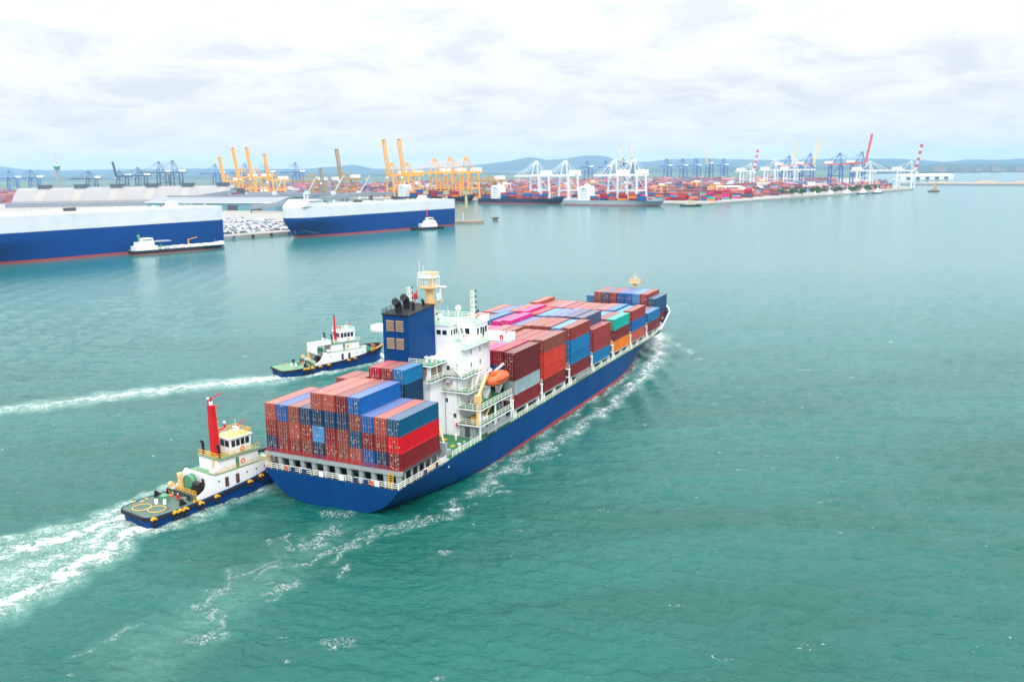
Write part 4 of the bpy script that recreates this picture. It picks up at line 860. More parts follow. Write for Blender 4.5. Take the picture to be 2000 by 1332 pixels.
# ------------------------------------------------------------------ tugs (x from stern to bow, y port)
TUGBLUE = mat('tug_blue', (0, 60, 126), 0.5, 0.1, 0.4, rust=0.12, spec=0.15); TUGDECK = mat('tug_deck', (74, 98, 86), 0.6, 0.2, 0.7); TUGDECK2 = mat('tug_deck_light', (104, 142, 106), 0.6, 0.12, 0.7)
MINT = mat('mint_green', (76, 140, 106), 0.5, 0.08); DOORBR = mat('door_brown', (92, 60, 52), 0.6, 0.1)
def tug(pos, L, B, near, label):
    t = thing('tugboat', label, 'tugboat', (pos[0], pos[1], 0), pos[2], 'tugs escorting the container ship'); hb = B / 2
    def b_(x): 
        u = x / L
        return hb * interp(u, [(0, 0.70), (0.015, 0.86), (0.05, 0.97), (0.12, 1.0), (0.66, 1.0), (0.80, 0.90), (0.90, 0.66), (0.96, 0.40), (1.0, 0.05)])
    def zt(x): return interp(x / L, [(0, 2.0), (0.3, 2.05), (0.55, 2.5), (0.75, 3.3), (0.9, 4.2), (1, 4.6)])
    xs = [0, .015, .03, .06, .12, .2, .3, .4, .5, .6, .66, .72, .77, .82, .86, .9, .93, .96, .98, 1.0]; xs = [q * L for q in xs]
    secs = [[(x + (0.35 * k * (1 if x < 1 else -1)), s, z) for k, s, z in ((0.0, b_(x), zt(x)), (0.3, b_(x) * 0.985, zt(x) * 0.72), (0.9, b_(x) * 0.93, 0.4), (1.4, b_(x) * 0.85, -1.0))] for x in xs]
    mb = MB(); mb.loft(secs); mb.loft([[(p[0], -p[1], p[2]) for p in q] for q in secs])
    a, c = secs[0], [(p[0], -p[1], p[2]) for p in secs[0]]
    for i in range(3): mb.add([a[i], a[i + 1], c[i + 1], c[i]], [(0, 1, 2, 3)])
    mb.build('hull', TUGBLUE, t, smooth=30)
    dk = TUGDECK if near else TUGDECK2
    MB().loft([[(x, b_(x) - 0.15, zt(x) - (0.06 if x < 0.27 * L else 0.75)), (x, -b_(x) + 0.15, zt(x) - (0.06 if x < 0.27 * L else 0.75))] for x in sorted(xs + [0.2699 * L, 0.2701 * L])]).build('deck', dk, t)
    mb = MB()
    for s in (1, -1): mb.loft([[(x, s * (b_(x) - 0.02), zt(x) + 0.01), (x, s * (max(0.03, b_(x) - 0.22)), zt(x) + 0.01), (x, s * max(0.03, b_(x) - 0.22), zt(x) - 0.75)] for x in xs if x > 0.26 * L])
    mb.build('bulwark', TUGBLUE, t)
    # rubbing strake and stern fender
    mb = MB()
    for s in (1, -1):
        P = [Vector((x, s * (b_(x) + 0.08), zt(x) - 0.35)) for x in xs]
        for p, q in zip(P[:-1], P[1:]): mb.bar(p, q, 0.28, 0.42)
    mb.bar((-0.1, -b_(0), 1.7), (-0.1, b_(0), 1.7), 0.35, 0.5); mb.build('rubbing_strake', RUBBER, t)
    # tyre fenders
    spots = [(0.03, -1), (0.145, -1), (0.175, -1), (0.205, -1), (0.30, -1), (0.40, -1), (0.62, -1), (0.70, -1), (0.76, -1)] if near else [(0.19, -1), (0.22, -1), (0.26, -1), (0.33, -1), (0.41, -1), (0.60, -1), (0.66, -1)]
    spots += [(u, 1) for u in (0.1, 0.3, 0.5, 0.7)] + [(u, s) for u in (0.84, 0.875, 0.905, 0.935, 0.96, 0.985) for s in (-1, 1)]
    for i, (u, s) in enumerate(spots):
        x = u * L; y = s * (b_(x) + 0.26); z = zt(x) - 0.75 if u < 0.8 else zt(x) - 0.35
        ax = 'y' if u < 0.9 else 'x'
        o = MB().torus((x, y, z), 0.48, 0.2, ax, 14, 6).build('tyre_fender', RUBBER, t, smooth=True)
        if u < 0.8 or i % 2: 
            mb = MB(); P = [Vector((x + (0.5 * math.cos(q) if ax == 'y' else 0), y - s * 0.0 + (0.5 * math.cos(q) if ax == 'x' else 0) + s * 0.0, z + 0.5 * math.sin(q) + 0.06)) for q in np.linspace(0.5, 2.6, 7)]
            for p, q in zip(P[:-1], P[1:]): mb.bar(p, q, 0.44, 0.32)
            mb.build('tyre_paint', YELLOW, o)
    # bow fender roll
    mb = MB(); P = [Vector((x, s * (b_(x) + 0.1), zt(x) + 0.05)) for s in (-1,) for x in np.linspace(0.8 * L, L, 9)]; P += [Vector((p.x, -p.y, p.z)) for p in P[::-1]]
    for p, q in zip(P[:-1], P[1:]): mb.cyl(p, q, 0.34, n=8)
    mb.build('bow_fender', RUBBER, t, smooth=True)
    k = L / 31.0
    # deckhouse level one: white side walls flush above the hull
    def X(v): return v * k
    x0, x1 = X(9.6), X(24.5); w1 = hb * 0.80
    l1 = MB().box(x0 + X(3.0), x1, -w1, w1, 1.4, 4.9).build('deckhouse', WHITE, t)
    for s in (-1, 1): MB().prism_y([(x0 - 0.6, 1.4), (x0 - 0.4, 2.3), (x0 + X(1.2), 3.2), (x0 + X(2.2), 4.9), (x0 + X(2.7), 5.3), (x0 + X(3.2), 5.2), (x0 + X(3.2), 1.4)], s * w1 - 0.09, s * w1 + 0.09).build('side_fairing', WHITE, l1)
    MB().box(x0, x0 + X(3.0), -w1 + 0.1, w1 - 0.1, 1.3, 2.3).build('winch_deck', dk, l1); MB().rail([(x0 + 0.1, -w1 * .8, 2.3), (x0 + 0.1, w1 * .8, 2.3)], 0.9, 1.0, 0.07).build('winch_rail', YELLOW if near else WHITE2, l1)
    MB().box(x0 + X(2.92), x0 + X(3.0), -1.2, -0.5, 2.4, 4.2).build('aft_door', DOORBR, l1)
    MB().box(x0 + X(3.4), x1 - 0.05, -w1 + 0.1, w1 - 0.1, 4.91, 4.95).build('upper_deck', TUGDECK2, l1)
    for x in (X(15.0), X(17.2)) if near else (X(17.0), X(19.0)):
        MB().box(x, x + 0.75, -w1 - 0.03, -w1 + 0.02, 2.5, 4.2).build('door', DOORBR if near or x < X(18) else DOORBR, l1)
    for x in (X(12.2), X(13.8), X(19.6), X(21.6), X(23.4)): MB().cyl((x, -w1 - 0.03, 3.9), (x, -w1 + 0.02, 3.9), 0.17, n=10).build('porthole', BLACK, l1)
    # level two
    y2 = hb * 0.62; xa, xb = X(14.6), X(22.8)
    l2 = MB().box(xa, xb, -y2, y2, 4.9, 7.2).build('upper_house', WHITE, t)
    MB().box(xa - 0.2, xb + 0.3, -y2 - 0.35, y2 + 0.35, 7.2, 7.32).build('bridge_deck', TUGDECK2, l2)
    MB().box(X(18.0), X(18.0) + 0.7, -y2 - 0.03, -y2 + 0.02, 5.0, 6.8).build('door', MINT, l2)
    MB().torus((X(19.4), -y2 - 0.1, 5.9), 0.36, 0.1, 'y', 14, 5).build('lifebuoy', ORANGE, l2)
    # wheelhouse
    ya = hb * 0.48; wa, wb = X(17.6), X(21.8)
    wh = MB().prism_y([(wa, 7.32), (wa - 0.05, 10.0), (wb + 0.25, 10.0), (wb, 7.32)], -ya, ya).build('wheelhouse', WHITE, t)
    MB().box(wa - 0.25, wb + 0.5, -ya - 0.2, ya + 0.2, 10.0, 10.16).build('roof', WHITE, wh); MB().box(wa - 0.1, wb + 0.3, -ya, ya, 10.162, 10.2).build('roof_covering', CREAM if near else PALEGREEN, wh)
    nw = 4
    for i in range(nw):
        x = wa + 0.25 + i * (wb - wa - 0.3) / nw; MB().box(x, x + (wb - wa) / nw * 0.72, -ya - 0.03, -ya + 0.02, 8.55, 9.7).build('window', GLASS, wh); MB().box(x, x + (wb - wa) / nw * 0.72, ya - 0.02, ya + 0.03, 8.55, 9.7).build('window', GLASS, wh)
    for i in range(3): y = -ya + 0.2 + i * (2 * ya - 0.4) / 3; MB().box(wa - 0.07, wa + 0.02, y + 0.1, y + (2 * ya - .4) / 3 - 0.1, 8.6, 9.7).build('window', GLASS, wh)
    MB().torus((X(20.0), -ya - 0.1, 7.9), 0.36, 0.1, 'y', 14, 5).build('lifebuoy', ORANGE, wh)
    MB().rail([(wa, -ya, 10.2), (wb + .3, -ya, 10.2), (wb + .3, ya, 10.2), (wa, ya, 10.2)], 0.9, 1.0, 0.06).build('roof_rail', YELLOW if near else WHITE2, wh)
    MB().rail([(xa, y2, 7.3), (xa, -y2, 7.3), (wa, -y2 - 0.2, 7.3)], 1.0, 1.0, 0.07).rail([(wa, -y2 - .25, 7.3), (xb + .2, -y2 - .25, 7.3)], 1.0, 1.2, 0.06).build('bridge_rail', YELLOW if near else WHITE2, l2)
    MB().rail([(x0 + X(3.6), -w1 + .1, 4.95), (x1, -w1 + .1, 4.95)], 0.9, 1.3, 0.05).build('deck_rail', YELLOW if near else WHITE2, l1)
    # red mast / funnel
    if near:
        ms = MB().loft([[(a - w, -w2, z), (a + w, -w2, z), (a + w, w2, z), (a - w, w2, z)] for a, w, w2, z in ((X(16.1), 0.6, 0.66, 7.3), (X(16.0), 0.54, 0.6, 12.0), (X(15.9), 0.44, 0.5, 16.3))], True, True, True).build('mast', RED, t)
        ztip = 16.3; mx = X(15.9)
        for i in range(9): MB().bar((mx + 0.6, -0.3, 8.5 + i * 0.85), (mx + 1.05, -0.3, 8.5 + i * 0.85), 0.07).bar((mx + 0.6, 0.3, 8.5 + i * 0.85), (mx + 1.05, 0.3, 8.5 + i * 0.85), 0.07).build('rung', RED, ms)
        MB().cyl((mx + .3, -1.7, 16.1), (mx + .3, 1.2, 16.1), 0.09, n=6).cyl((mx + .3, 1.2, 15.9), (mx + .3, 1.2, 17.0), 0.12, n=6).build('mast_yard', RED, ms)
        MB().sphere((mx + .3, 1.2, 17.2), 0.24, 8).cyl((mx, 0, 16.3), (mx, 0, 16.9), 0.3, n=8).build('mast_light', WHITE, ms)
        MB().cyl((mx, 0, 16.9), (mx, 0, 17.6), 0.2, n=8).bar((mx, 0, 17.4), (mx + 1.6, -1.0, 18.2), 0.16).build('fire_monitor', RED, ms)
        MB().bar((mx + .5, 0, 11.3), (mx + 2.3, -.3, 11.9), 0.22).cyl((mx + 2.2, -.3, 11.8), (mx + 2.2, -.3, 12.5), 0.2, n=8).build('radar_arm', RED, ms); MB().sphere((mx + 2.2, -.3, 12.7), 0.28, 8).build('mast_light', WHITE, ms)
    else:
        ms = MB().cyl((X(17.2), 0, 7.3), (X(17.2), 0, 14.6), 0.42, 0.22, 8).build('mast', RED, t)
        for z in (9.5, 11.5, 13.0, 14.2): MB().bar((X(17.2), -0.9, z), (X(17.2), 0.9, z), 0.1).build('mast_yard', RED, ms)
        MB().bar((X(17.2), 0, 11.2), (X(18.8), 0, 11.2), 0.22).bar((X(18.8), 0, 11.3), (X(18.8), 0, 10.1), 0.18).build('radar_arm', RED, ms); MB().sphere((X(17.2), 0, 14.8), 0.22, 8).build('mast_light', BLACK, ms)
        MB().prism_y([(X(10.2), 4.9), (X(10.2), 7.4), (X(14.6), 7.4), (X(14.6), 7.2), (X(10.5), 7.2), (X(10.5), 4.9)], -y2, y2).build('awning', WHITE, t)
        for s in (-1, 1): MB().bar((X(12.4), s * y2, 4.9), (X(12.4), s * y2, 7.3), 0.12).build('awning_post', WHITE, t)
    # fire monitor on the wheelhouse roof
    MB().cyl((X(20.6), 0.2, 10.2), (X(20.6), 0.2, 11.2), 0.22, n=8).build('monitor_base', WHITE, wh); MB().bar((X(20.6), 0.2, 11.2), (X(22.0), -0.8, 12.4), 0.16).build('fire_monitor', RED, wh)
    # aft deck gear
    MB().cyl((X(11.0), 1.0, 3.7), (X(11.7), 1.0, 3.7), 1.15, n=18).cyl((X(10.8), 1.0, 3.7), (X(10.95), 1.0, 3.7), 1.3, n=18).cyl((X(11.75), 1.0, 3.7), (X(11.9), 1.0, 3.7), 1.3, n=18).build('hose_reel', MINT, t, smooth=30) if near else MB().box(X(11), X(13), -1.4, 0.4, 4.95, 5.9).build('deck_machinery', MINT, t)
    MB().box(X(10.4), X(12.0), -2.4, -0.4, 2.3, 3.3).cyl((X(11.2), -2.2, 3.6), (X(11.2), -0.6, 3.6), 0.6, n=12).build('towing_winch', BLACK, t); MB().box(X(10.2), X(10.6), 2.0, 2.9, 2.3, 4.6).cyl((X(10.4), 2.4, 4.6), (X(10.4), 2.4, 5.2), .5, n=10).build('ventilator', CREAM, t); MB().cyl((X(8.8), 2.4, 3.6), (X(8.8), 3.0, 3.6), 0.5, n=10).build('vent_cowl', CREAM, t)
    tow = MB(); A = [Vector((X(8.2), -w1 * 0.85, 1.5)), Vector((X(8.2), -w1 * 0.85, 3.0)), Vector((X(8.2), w1 * 0.85, 3.0)), Vector((X(8.2), w1 * 0.85, 1.5))]
    for p, q in zip(A[:-1], A[1:]): tow.bar(p, q, 0.2)
    tow.build('towing_bow', RUBBER, t)
    MB().box(X(5.6), X(6.8), 0.2, 1.5, 1.9, 2.9).build('capstan_box', MINT, t); MB().cyl((X(5.3), -0.6, 1.9), (X(5.3), -0.6, 2.7), 0.28, n=10).cyl((X(4.6), 0.7, 1.9), (X(4.6), 0.7, 2.7), 0.28, n=10).build('tow_bitts', WHITE, t)
    for s in (-1, 1): MB().prism_y([(X(6.0), 1.9), (X(6.2), 3.1), (X(6.5), 3.1), (X(7.6), 1.9)], s * (hb - 0.9) - 0.08, s * (hb - 0.9) + 0.08).build('side_bracket', RUBBER, t)
    for x, y in ((X(8.6), -hb + .6), (X(9.2), -hb + .6), (X(4.8), hb - .7)): MB().cyl((x, y, 1.4), (x, y, 2.2), 0.2, n=8).build('bollard', YELLOW, t)
    if near:
        ROPE = mat('rope_yellow', (226, 186, 96), 0.8)
        MB().torus((X(2.3), 1.2, 2.02), 1.45, 0.06, 'z', 28, 6).build('tow_rope_coil', ROPE, t); MB().torus((X(3.2), -1.6, 2.02), 1.4, 0.06, 'z', 28, 6).build('tow_rope_coil', ROPE, t)
        pe = thing('person', 'person in red on the aft deck of the near tug', 'person', (pos[0] + math.cos(pos[2]) * X(7.6) + math.sin(pos[2]) * 0.9, pos[1] + math.sin(pos[2]) * X(7.6) - math.cos(pos[2]) * 0.9, 1.33), pos[2] + 1.0)
        person(pe)
    # clutter: rafts, ladders, aerials, pipes, deck fittings
    for x in (X(13.6), X(14.2)): MB().cyl((x, -w1 * .78, 5.35), (x, -w1 * .5, 5.35), 0.32, n=10).build('raft_canister', WHITE, t, smooth=30)
    lad = MB(); 
    for k_ in (0, 0.5): lad.bar((xa - 0.5, -y2 * .6 + k_, 4.9), (xa - 0.05, -y2 * .6 + k_, 7.3), 0.07)
    for k_ in range(7): lad.bar((xa - 0.48 + k_ * .065, -y2 * .6, 5.1 + k_ * .34), (xa - 0.48 + k_ * .065, -y2 * .6 + .5, 5.1 + k_ * .34), 0.09)
    lad.build('ladder', YELLOW, t)
    for q_, (x, y, h_) in enumerate(((wa + .4, ya * .7, 2.6), (wa + 1.2, -ya * .7, 1.8), (wb - .5, ya * .5, 2.2), (wb - 1.3, -ya * .2, 1.4))): MB().cyl((x, y, 10.2), (x, y, 10.2 + h_), 0.045, 0.03, 5).build('aerial', WHITE2, wh)
    MB().bar((wb - 1.2, -.7, 11.2), (wb - 1.2, .9, 11.2), 0.16, 0.22).cyl((wb - 1.2, .1, 10.2), (wb - 1.2, .1, 11.2), .1, n=6).build('radar_scanner', WHITE, wh)
    for y in (-y2 * .8, y2 * .8): MB().cyl((xa + .6, y, 7.3), (xa + .6, y, 9.4), 0.24, n=10).cyl((xa + .6, y, 9.4), (xa + .2, y, 9.8), 0.24, n=10).build('exhaust_pipe', BLACK, t)
    for x, s in ((X(9.0), -1), (X(9.0), 1)): 
        hz = MB(); hz2 = MB()
        for k_ in range(6): (hz if k_ % 2 else hz2).box(x - .06, x + .06, s * w1 - .25 + k_ * .1 - .05, s * w1 - .25 + k_ * .1 + .05, 1.4, 2.6)
        hz.build('hazard_stripe', YELLOW, t); hz2.build('hazard_stripe', RUBBER, t)
    for x, y, r_ in ((X(7.2), 2.6, .42), (X(3.6), 3.2, .3), (X(8.9), -.2, .5)): 
        for k_ in range(3): MB().torus((x, y, (1.45 if x > .27 * L else 2.02) + .12 * k_), r_, .07, 'z', 14, 5).build('rope_coil', mat('rope_grey', (176, 166, 144), .9), t)
    MB().box(X(4.0), X(4.9), -3.0, -2.3, 1.94, 2.02).build('deck_hatch', DGREY, t); MB().box(X(7.4), X(8.0), 1.2, 2.0, 1.4, 2.3).build('tool_box', ORANGE, t)
    # bow deck machinery
    MB().cyl((X(26.4), -1.1, 3.9), (X(26.4), 1.1, 3.9), 0.85, n=14).box(X(25.7), X(27.1), -1.4, -1.15, 2.5, 4.4).box(X(25.7), X(27.1), 1.15, 1.4, 2.5, 4.4).build('bow_winch', MINT, t)
    MB().bar((X(28.6), -0.7, 3.2), (X(28.6), -0.7, 4.9), 0.25).bar((X(28.6), 0.7, 3.2), (X(28.6), 0.7, 4.9), 0.25).bar((X(28.6), -1.1, 4.6), (X(28.6), 1.1, 4.6), 0.25).build('bow_bitts', ORANGE if not near else YELLOW, t)
    MB().box(X(24.6), X(25.4), -1.9, -0.9, 4.0, 5.0).build('ventilator', WHITE, t)
SKIN = mat('skin', (176, 128, 100), 0.6); OVERALL = mat('overalls_red', (196, 34, 40), 0.8); TROUS = mat('trousers_dark', (40, 44, 58), 0.8); HAIRM = mat('helmet_white', (230, 230, 225), 0.4)
def person(pe):
    """small standing figure: one skinned body with head, arms and legs"""
    V = [(0, 0, 0.92), (0, 0, 1.18), (0, 0, 1.42), (0, 0, 1.54), (0, 0.0, 1.66), (0.02, 0, 1.74), (0, 0.19, 1.42), (0.05, 0.25, 1.14), (0.16, 0.22, 0.92), (0, -0.19, 1.42), (0.06, -0.26, 1.14), (0.2, -0.2, 0.96), (0, 0.1, 0.88), (0.03, 0.12, 0.48), (-0.02, 0.13, 0.06), (0.14, 0.14, 0.03), (0, -0.1, 0.88), (0.06, -0.12, 0.48), (0.02, -0.13, 0.06), (0.18, -0.14, 0.03)]
    E_ = [(0, 1), (1, 2), (2, 3), (3, 4), (4, 5), (2, 6), (6, 7), (7, 8), (2, 9), (9, 10), (10, 11), (0, 12), (12, 13), (13, 14), (14, 15), (0, 16), (16, 17), (17, 18), (18, 19)]
    rad = [.15, .15, .16, .07, .105, .09, .075, .055, .04, .075, .055, .04, .1, .07, .05, .045, .1, .07, .05, .045]
    me = bpy.data.meshes.new('body'); me.from_pydata(V, E_, []); o = link('body', me, pe); o.modifiers.new('skin', 'SKIN')
    for i, r in enumerate(rad): me.skin_vertices[0].data[i].radius = (r, r)
    me.skin_vertices[0].data[0].use_root = True; o.modifiers.new('sub', 'SUBSURF').levels = 1
    me.materials.append(OVERALL)
    MB().sphere((0.01, 0, 1.76), 0.125, 10, 0.1).build('helmet', HAIRM, pe, smooth=True); MB().sphere((0.03, 0, 1.67), 0.098, 10, 0.115).build('face', SKIN, pe, smooth=True)
tug(TUG_A, 31.0, 9.0, True, 'blue and white tug with tall thick red mast, at the ship\'s stern')
tug(TUG_B, 33.0, 9.4, False, 'blue and white tug with slim red mast, beyond the funnel')
# ------------------------------------------------------------------ car carriers
CCBLUE = mat('car_carrier_blue', (0, 62, 128), 0.5, 0.06, 0.06, streak=True, spec=0.12, plates=0.05)
def loft_ship(name, mname, t, L, H_lo, H_hi, B, m, bow_rake, flare=True, smooth=25, n=6, stern_w=0.92, cap=True):
    """hull band between two heights; x=0 stern, x=L bow"""
    mb = MB(); us = [0, .01, .03, .08, .2, .4, .6, .7, .78, .84, .89, .93, .96, .98, .995, 1.0]; secs = []
    for u in us:
        row = []
        for i in range(n + 1):
            z = H_lo + (H_hi - H_lo) * i / n; q = min(1, max(0, z / bow_rake[1])); 
            full = interp(u, [(0, stern_w), (.03, 0.98), (.08, 1), (.84, 1), (.91, 0.93), (.96, 0.72), (.985, 0.45), (1, 0.10)])
            fine = interp(u, [(0, 0.86), (.08, 0.95), (.2, 1), (.62, 1), (.74, 0.84), (.84, 0.56), (.92, 0.26), (.97, 0.06), (1, 0.02)])
            b = B / 2 * (fine + (full - fine) * (q ** 1.3 if u > .5 else q ** 0.6)); x = u * L - bow_rake[0] * (1 - q) * max(0, (u - 0.7) / 0.3)
            row.append((x, b, z))
        secs.append(row)
    mb.loft(secs); mb.loft([[(x, -b, z) for x, b, z in r] for r in secs])
    for r in (secs[0], secs[-1]):
        for i in range(n): mb.add([r[i], r[i + 1], (r[i + 1][0], -r[i + 1][1], r[i + 1][2]), (r[i][0], -r[i][1], r[i][2])], [(0, 1, 2, 3)])
    if cap:
        top = [r[-1] for r in secs]; mb.loft([[(x, b, z), (x, -b, z)] for x, b, z in top])
    return mb.build(mname, m, t, smooth=smooth)
def car_carrier(pos, rz, L, B, hb, ht, label, bridge_x):
    t = thing('car_carrier', label, 'car carrier', (pos[0], pos[1], 0), rz, 'car carriers moored at the pier')
    loft_ship('x', 'boot_topping', t, L, -2, 1.3, B, BOOT, (9, 13), cap=False); loft_ship('x', 'hull', t, L, 1.3, hb, B, CCBLUE, (9, 13), cap=False); up = loft_ship('x', 'upper_hull', t, L, hb, ht, B, CCW, (9, 13))
    MB().box(L * 0.04, L * 0.9, -B * 0.40, B * 0.40, ht, ht + 0.25).build('top_deck', mat('cc_deck', (170,174,172), 0.7), up)
    br = MB().prism_y([(bridge_x - 10, ht), (bridge_x - 8, ht + 2.4), (bridge_x - 7.5, ht + 5.4), (bridge_x + 6, ht + 5.4), (bridge_x + 9, ht + 2.6), (bridge_x + 12, ht)], -B * 0.46, B * 0.46).build('bridge', CCW, t)
    for k in range(7):
        for s in (-1, 1): MB().box(bridge_x - 6 + k * 1.8, bridge_x - 4.9 + k * 1.8, s * B * 0.46 - 0.05, s * B * 0.46 + 0.05, ht + 3.4, ht + 4.5).build('window', GLASS, br)
    MB().cyl((bridge_x, 0, ht + 5.4), (bridge_x, 0, ht + 11.5), 0.6, 0.3, 8).bar((bridge_x, -2, ht + 9), (bridge_x, 2, ht + 9), .3).build('mast', CCW, br)
    fx = L * 0.16
    MB().prism_y([(fx, ht), (fx + 1, ht + 4.6), (fx + 6, ht + 4.6), (fx + 9, ht)], 1.0, 7.0).build('funnel', CCW, t)
    for i in range(11):
        x = L * (0.06 + 0.075 * i); s = -1 if i % 3 else 1
        MB().cyl((x, s * B * 0.33, ht), (x, s * B * 0.33, ht + 1.2), 0.9, n=10).cyl((x, s * B * 0.33, ht + 1.2), (x, s * B * 0.33, ht + 1.7), 1.2, n=10).build('ventilator', CCW, t)
    for i in range(4):
        x = L * (0.3 + 0.14 * i); MB().box(x, x + 9, -B * 0.46, -B * 0.40, ht, ht + 1.0 + 0.5 * (i % 2)).build('vent_trunk', CCW, t)
    b_ = MB().box(L * 0.5, L * 0.5 + 8, -B * 0.49, -B * 0.42, ht + 0.2, ht + 2.6).build('boat_recess', DGREY, t); MB().prism_y([(L * .5 + .8, ht + .7), (L * .5 + 1.4, ht + 2.2), (L * .5 + 6.4, ht + 2.2), (L * .5 + 7.2, ht + .9), (L * .5 + 5, ht + .4), (L * .5 + 2, ht + .4)], -B * 0.5 - 0.8, -B * 0.5 + 1.0).build('rescue_boat', ORANGE, b_)
    MB().rail([(L * 0.03, -B * 0.47, ht), (L * 0.84, -B * 0.49, ht)], 1.2, 6, 0.14, 2).build('railing', WHITE2, t)
    for x in (L * 0.955, L * 0.935, L * 0.905): MB().box(x - 1.0, x + 1.0, -B / 2 * (0.74 if x > .94 * L else 0.9) - 0.2, -B / 2 * 0.62, hb * 0.36, hb * 0.36 + 0.9).build('mooring_port', BLACK, t)
    MB().box(L * 0.872, L * 0.882, -B * 0.505, -B * 0.46, hb * 0.32, hb * 0.42).build('pilot_door', CCW, t)
    for k in range(4): MB().box(L * 0.845 + k * 2.0, L * 0.845 + k * 2.0 + 1.1, -B * 0.503, -B * 0.48, ht - 3.4, ht - 2.6).build('window', GLASS, t)
    for x, y, ex, ey in ((L * .97, 4, L * 1.03, B * .5 + 6), (L * .95, 8, L * .90, B * .5 + 4), (1, 6, -9, B * .5 + 5), (3, 9, 12, B * .5 + 4)):
        MB().bar((x, y, hb * .38), (ex, ey, 3.2), 0.14).build('mooring_line', GREY, t)
    return t
# both lie bow to the left along the pier
d1 = math.atan2(547 - 679.1, -319 + 219.1)
car_carrier((-219.1 - 13.5, 679.1 + 9), d1, 196, 32, 19.2, 29.6, 'big blue and white car carrier moored at the left edge', 178)
d2 = math.atan2(725.7 - 875.8, -174.8 + 52.8)
car_carrier((-52.8 - 13, 875.8 + 10), d2, 193, 31, 16.6, 25.6, 'blue and white car carrier beyond the parked cars, bow to the left', 172)
# ------------------------------------------------------------------ small craft
HULLBLK = mat('hull_black', (26, 28, 34), 0.5, 0.1)
def bunker_tanker():
    t = thing('bunker_tanker', 'small black-hulled tanker with white pipe deck beside the left car carrier', 'tanker', (-261.0, 603.5, 0), math.atan2(651.7 - 604.4, 262 - 212.4), None); L = 68
    def tk(m, lo, hi, nm, cap): loft_ship('x', nm, t, L, lo, hi, 11.5, m, (3, 4), cap=cap)
    tk(BOOT, -1, 0.5, 'boot_topping', False); tk(HULLBLK, 0.5, 2.8, 'hull', False); tk(GREY, 2.8, 2.95, 'deck', True)
    MB().prism_y([(L * .84, 2.9), (L * .84, 4.2), (L * .985, 5.2), (L * .99, 2.9)], -2.2, 2.2).build('forecastle', WHITE, t)
    MB().box(2, 17, -5.0, 5.0, 2.9, 5.6).build('deckhouse', WHITE, t); MB().box(4, 15, -4.2, 4.2, 5.6, 8.2).build('deckhouse', WHITE, t); w = MB().box(7, 14.5, -3.8, 3.8, 8.2, 10.8).build('wheelhouse', WHITE, t)
    for k in range(4): MB().box(7.6 + k * 1.7, 8.7 + k * 1.7, -3.86, -3.78, 9.2, 10.2).build('window', GLASS, w)
    MB().box(15, 27, -4.6, 4.6, 8.0, 8.4).build('awning', GREY, t); MB().sphere((6.0, 0, 12.2), 1.2, 10).cyl((6, 0, 8.2), (6, 0, 11.5), .4, n=8).build('radar_dome', MINT, t)
    for i in range(4): MB().cyl((18, -3 + i * 2, 3.9), (58, -3 + i * 2, 3.9), 0.32, n=6).build('cargo_pipe', WHITE, t)
    MB().rail([(17, -5.5, 2.9), (60, -5.4, 2.9)], 1.1, 3, 0.14, 2).build('railing', WHITE2, t)
    for i in range(7): MB().box(20 + i * 5.6, 21.6 + i * 5.6, -4.2, 4.2, 2.95, 4.4).build('pipe_stand', WHITE, t)
    MB().cyl((41, 0, 2.9), (41, 0, 8.2), 0.4, n=8).bar((41, 0, 8), (47, -2, 9.4), 0.4).build('hose_crane', YELLOW, t); MB().box(19, 21, -3, -1, 4.4, 6.0).build('tank_house', MINT, t)
bunker_tanker()
def far_tug(pos, rz, sc, label, mastc=RED, hullm=HULLBLK, housem=WHITE, jib=False):
    t = thing('workboat', label, 'boat', (pos[0], pos[1], 0), rz); t.scale = (sc,) * 3; L = 30
    loft_ship('x', 'hull', t, L, -0.6, 2.2, 9, hullm, (2, 3)); MB().box(7, 21, -3.4, 3.4, 2.2, 4.9).build('deckhouse', housem, t); MB().box(11, 20, -2.9, 2.9, 4.9, 7.2).build('upper_house', housem, t)
    w = MB().box(13, 18, -2.4, 2.4, 7.2, 9.6).build('wheelhouse', housem, t); MB().box(13.3, 17.7, -2.45, 2.45, 8.2, 9.2).build('window_band', GLASS, w)
    MB().cyl((13.5, 0, 9.6), (13.5, 0, 17.5), 0.55, 0.25, 8).bar((13.5, -1, 14), (13.5, 1, 14), .3).build('mast', mastc, t)
    if jib: MB().bar((9, 0, 3), (17, 0, 26), 0.5).bar((9, 0, 3), (5, 0, 14), .4).bar((5, 0, 14), (17, 0, 26), .12).build('crane_jib', YELLOW, t)
    for i in range(5): MB().torus((4 + i * 4.5, -4.7, 1.2), 0.55, 0.22, 'y', 10, 5).build('tyre_fender', RUBBER, t)
far_tug((-90, 812, 0), math.atan2(20.7, 34.5), 1.12, 'white tug with red mast beside the right car carrier\'s stern')
far_tug((783, 1660, 0), 0.25, 0.85, 'small tan and black crane barge off the far quay end', YELLOW, HULLBLK, mat('barge_tan', (190, 150, 110), .6), True)
for i, (x, y, lab) in enumerate([(509, 1512, 'leftmost of the small boats at the far right quay'), (545, 1540, 'second small boat from the left at the far right quay'), (585, 1566, 'third small boat from the left at the far right quay'), (620, 1585, 'fourth small boat from the left at the far right quay'), (655, 1606, 'rightmost of the small boats at the far right quay')]):
    far_tug((x, y - 6, 0), R(38), 0.95, lab, WHITE, mat('hull_dark_blue', (30, 44, 62), 0.5))
far_tug((232, 1212, 0), R(-12), 1.0, 'dark flat workboat ahead of the grey container ship', YELLOW, HULLBLK, mat('sand_house', (200, 186, 160), .6))
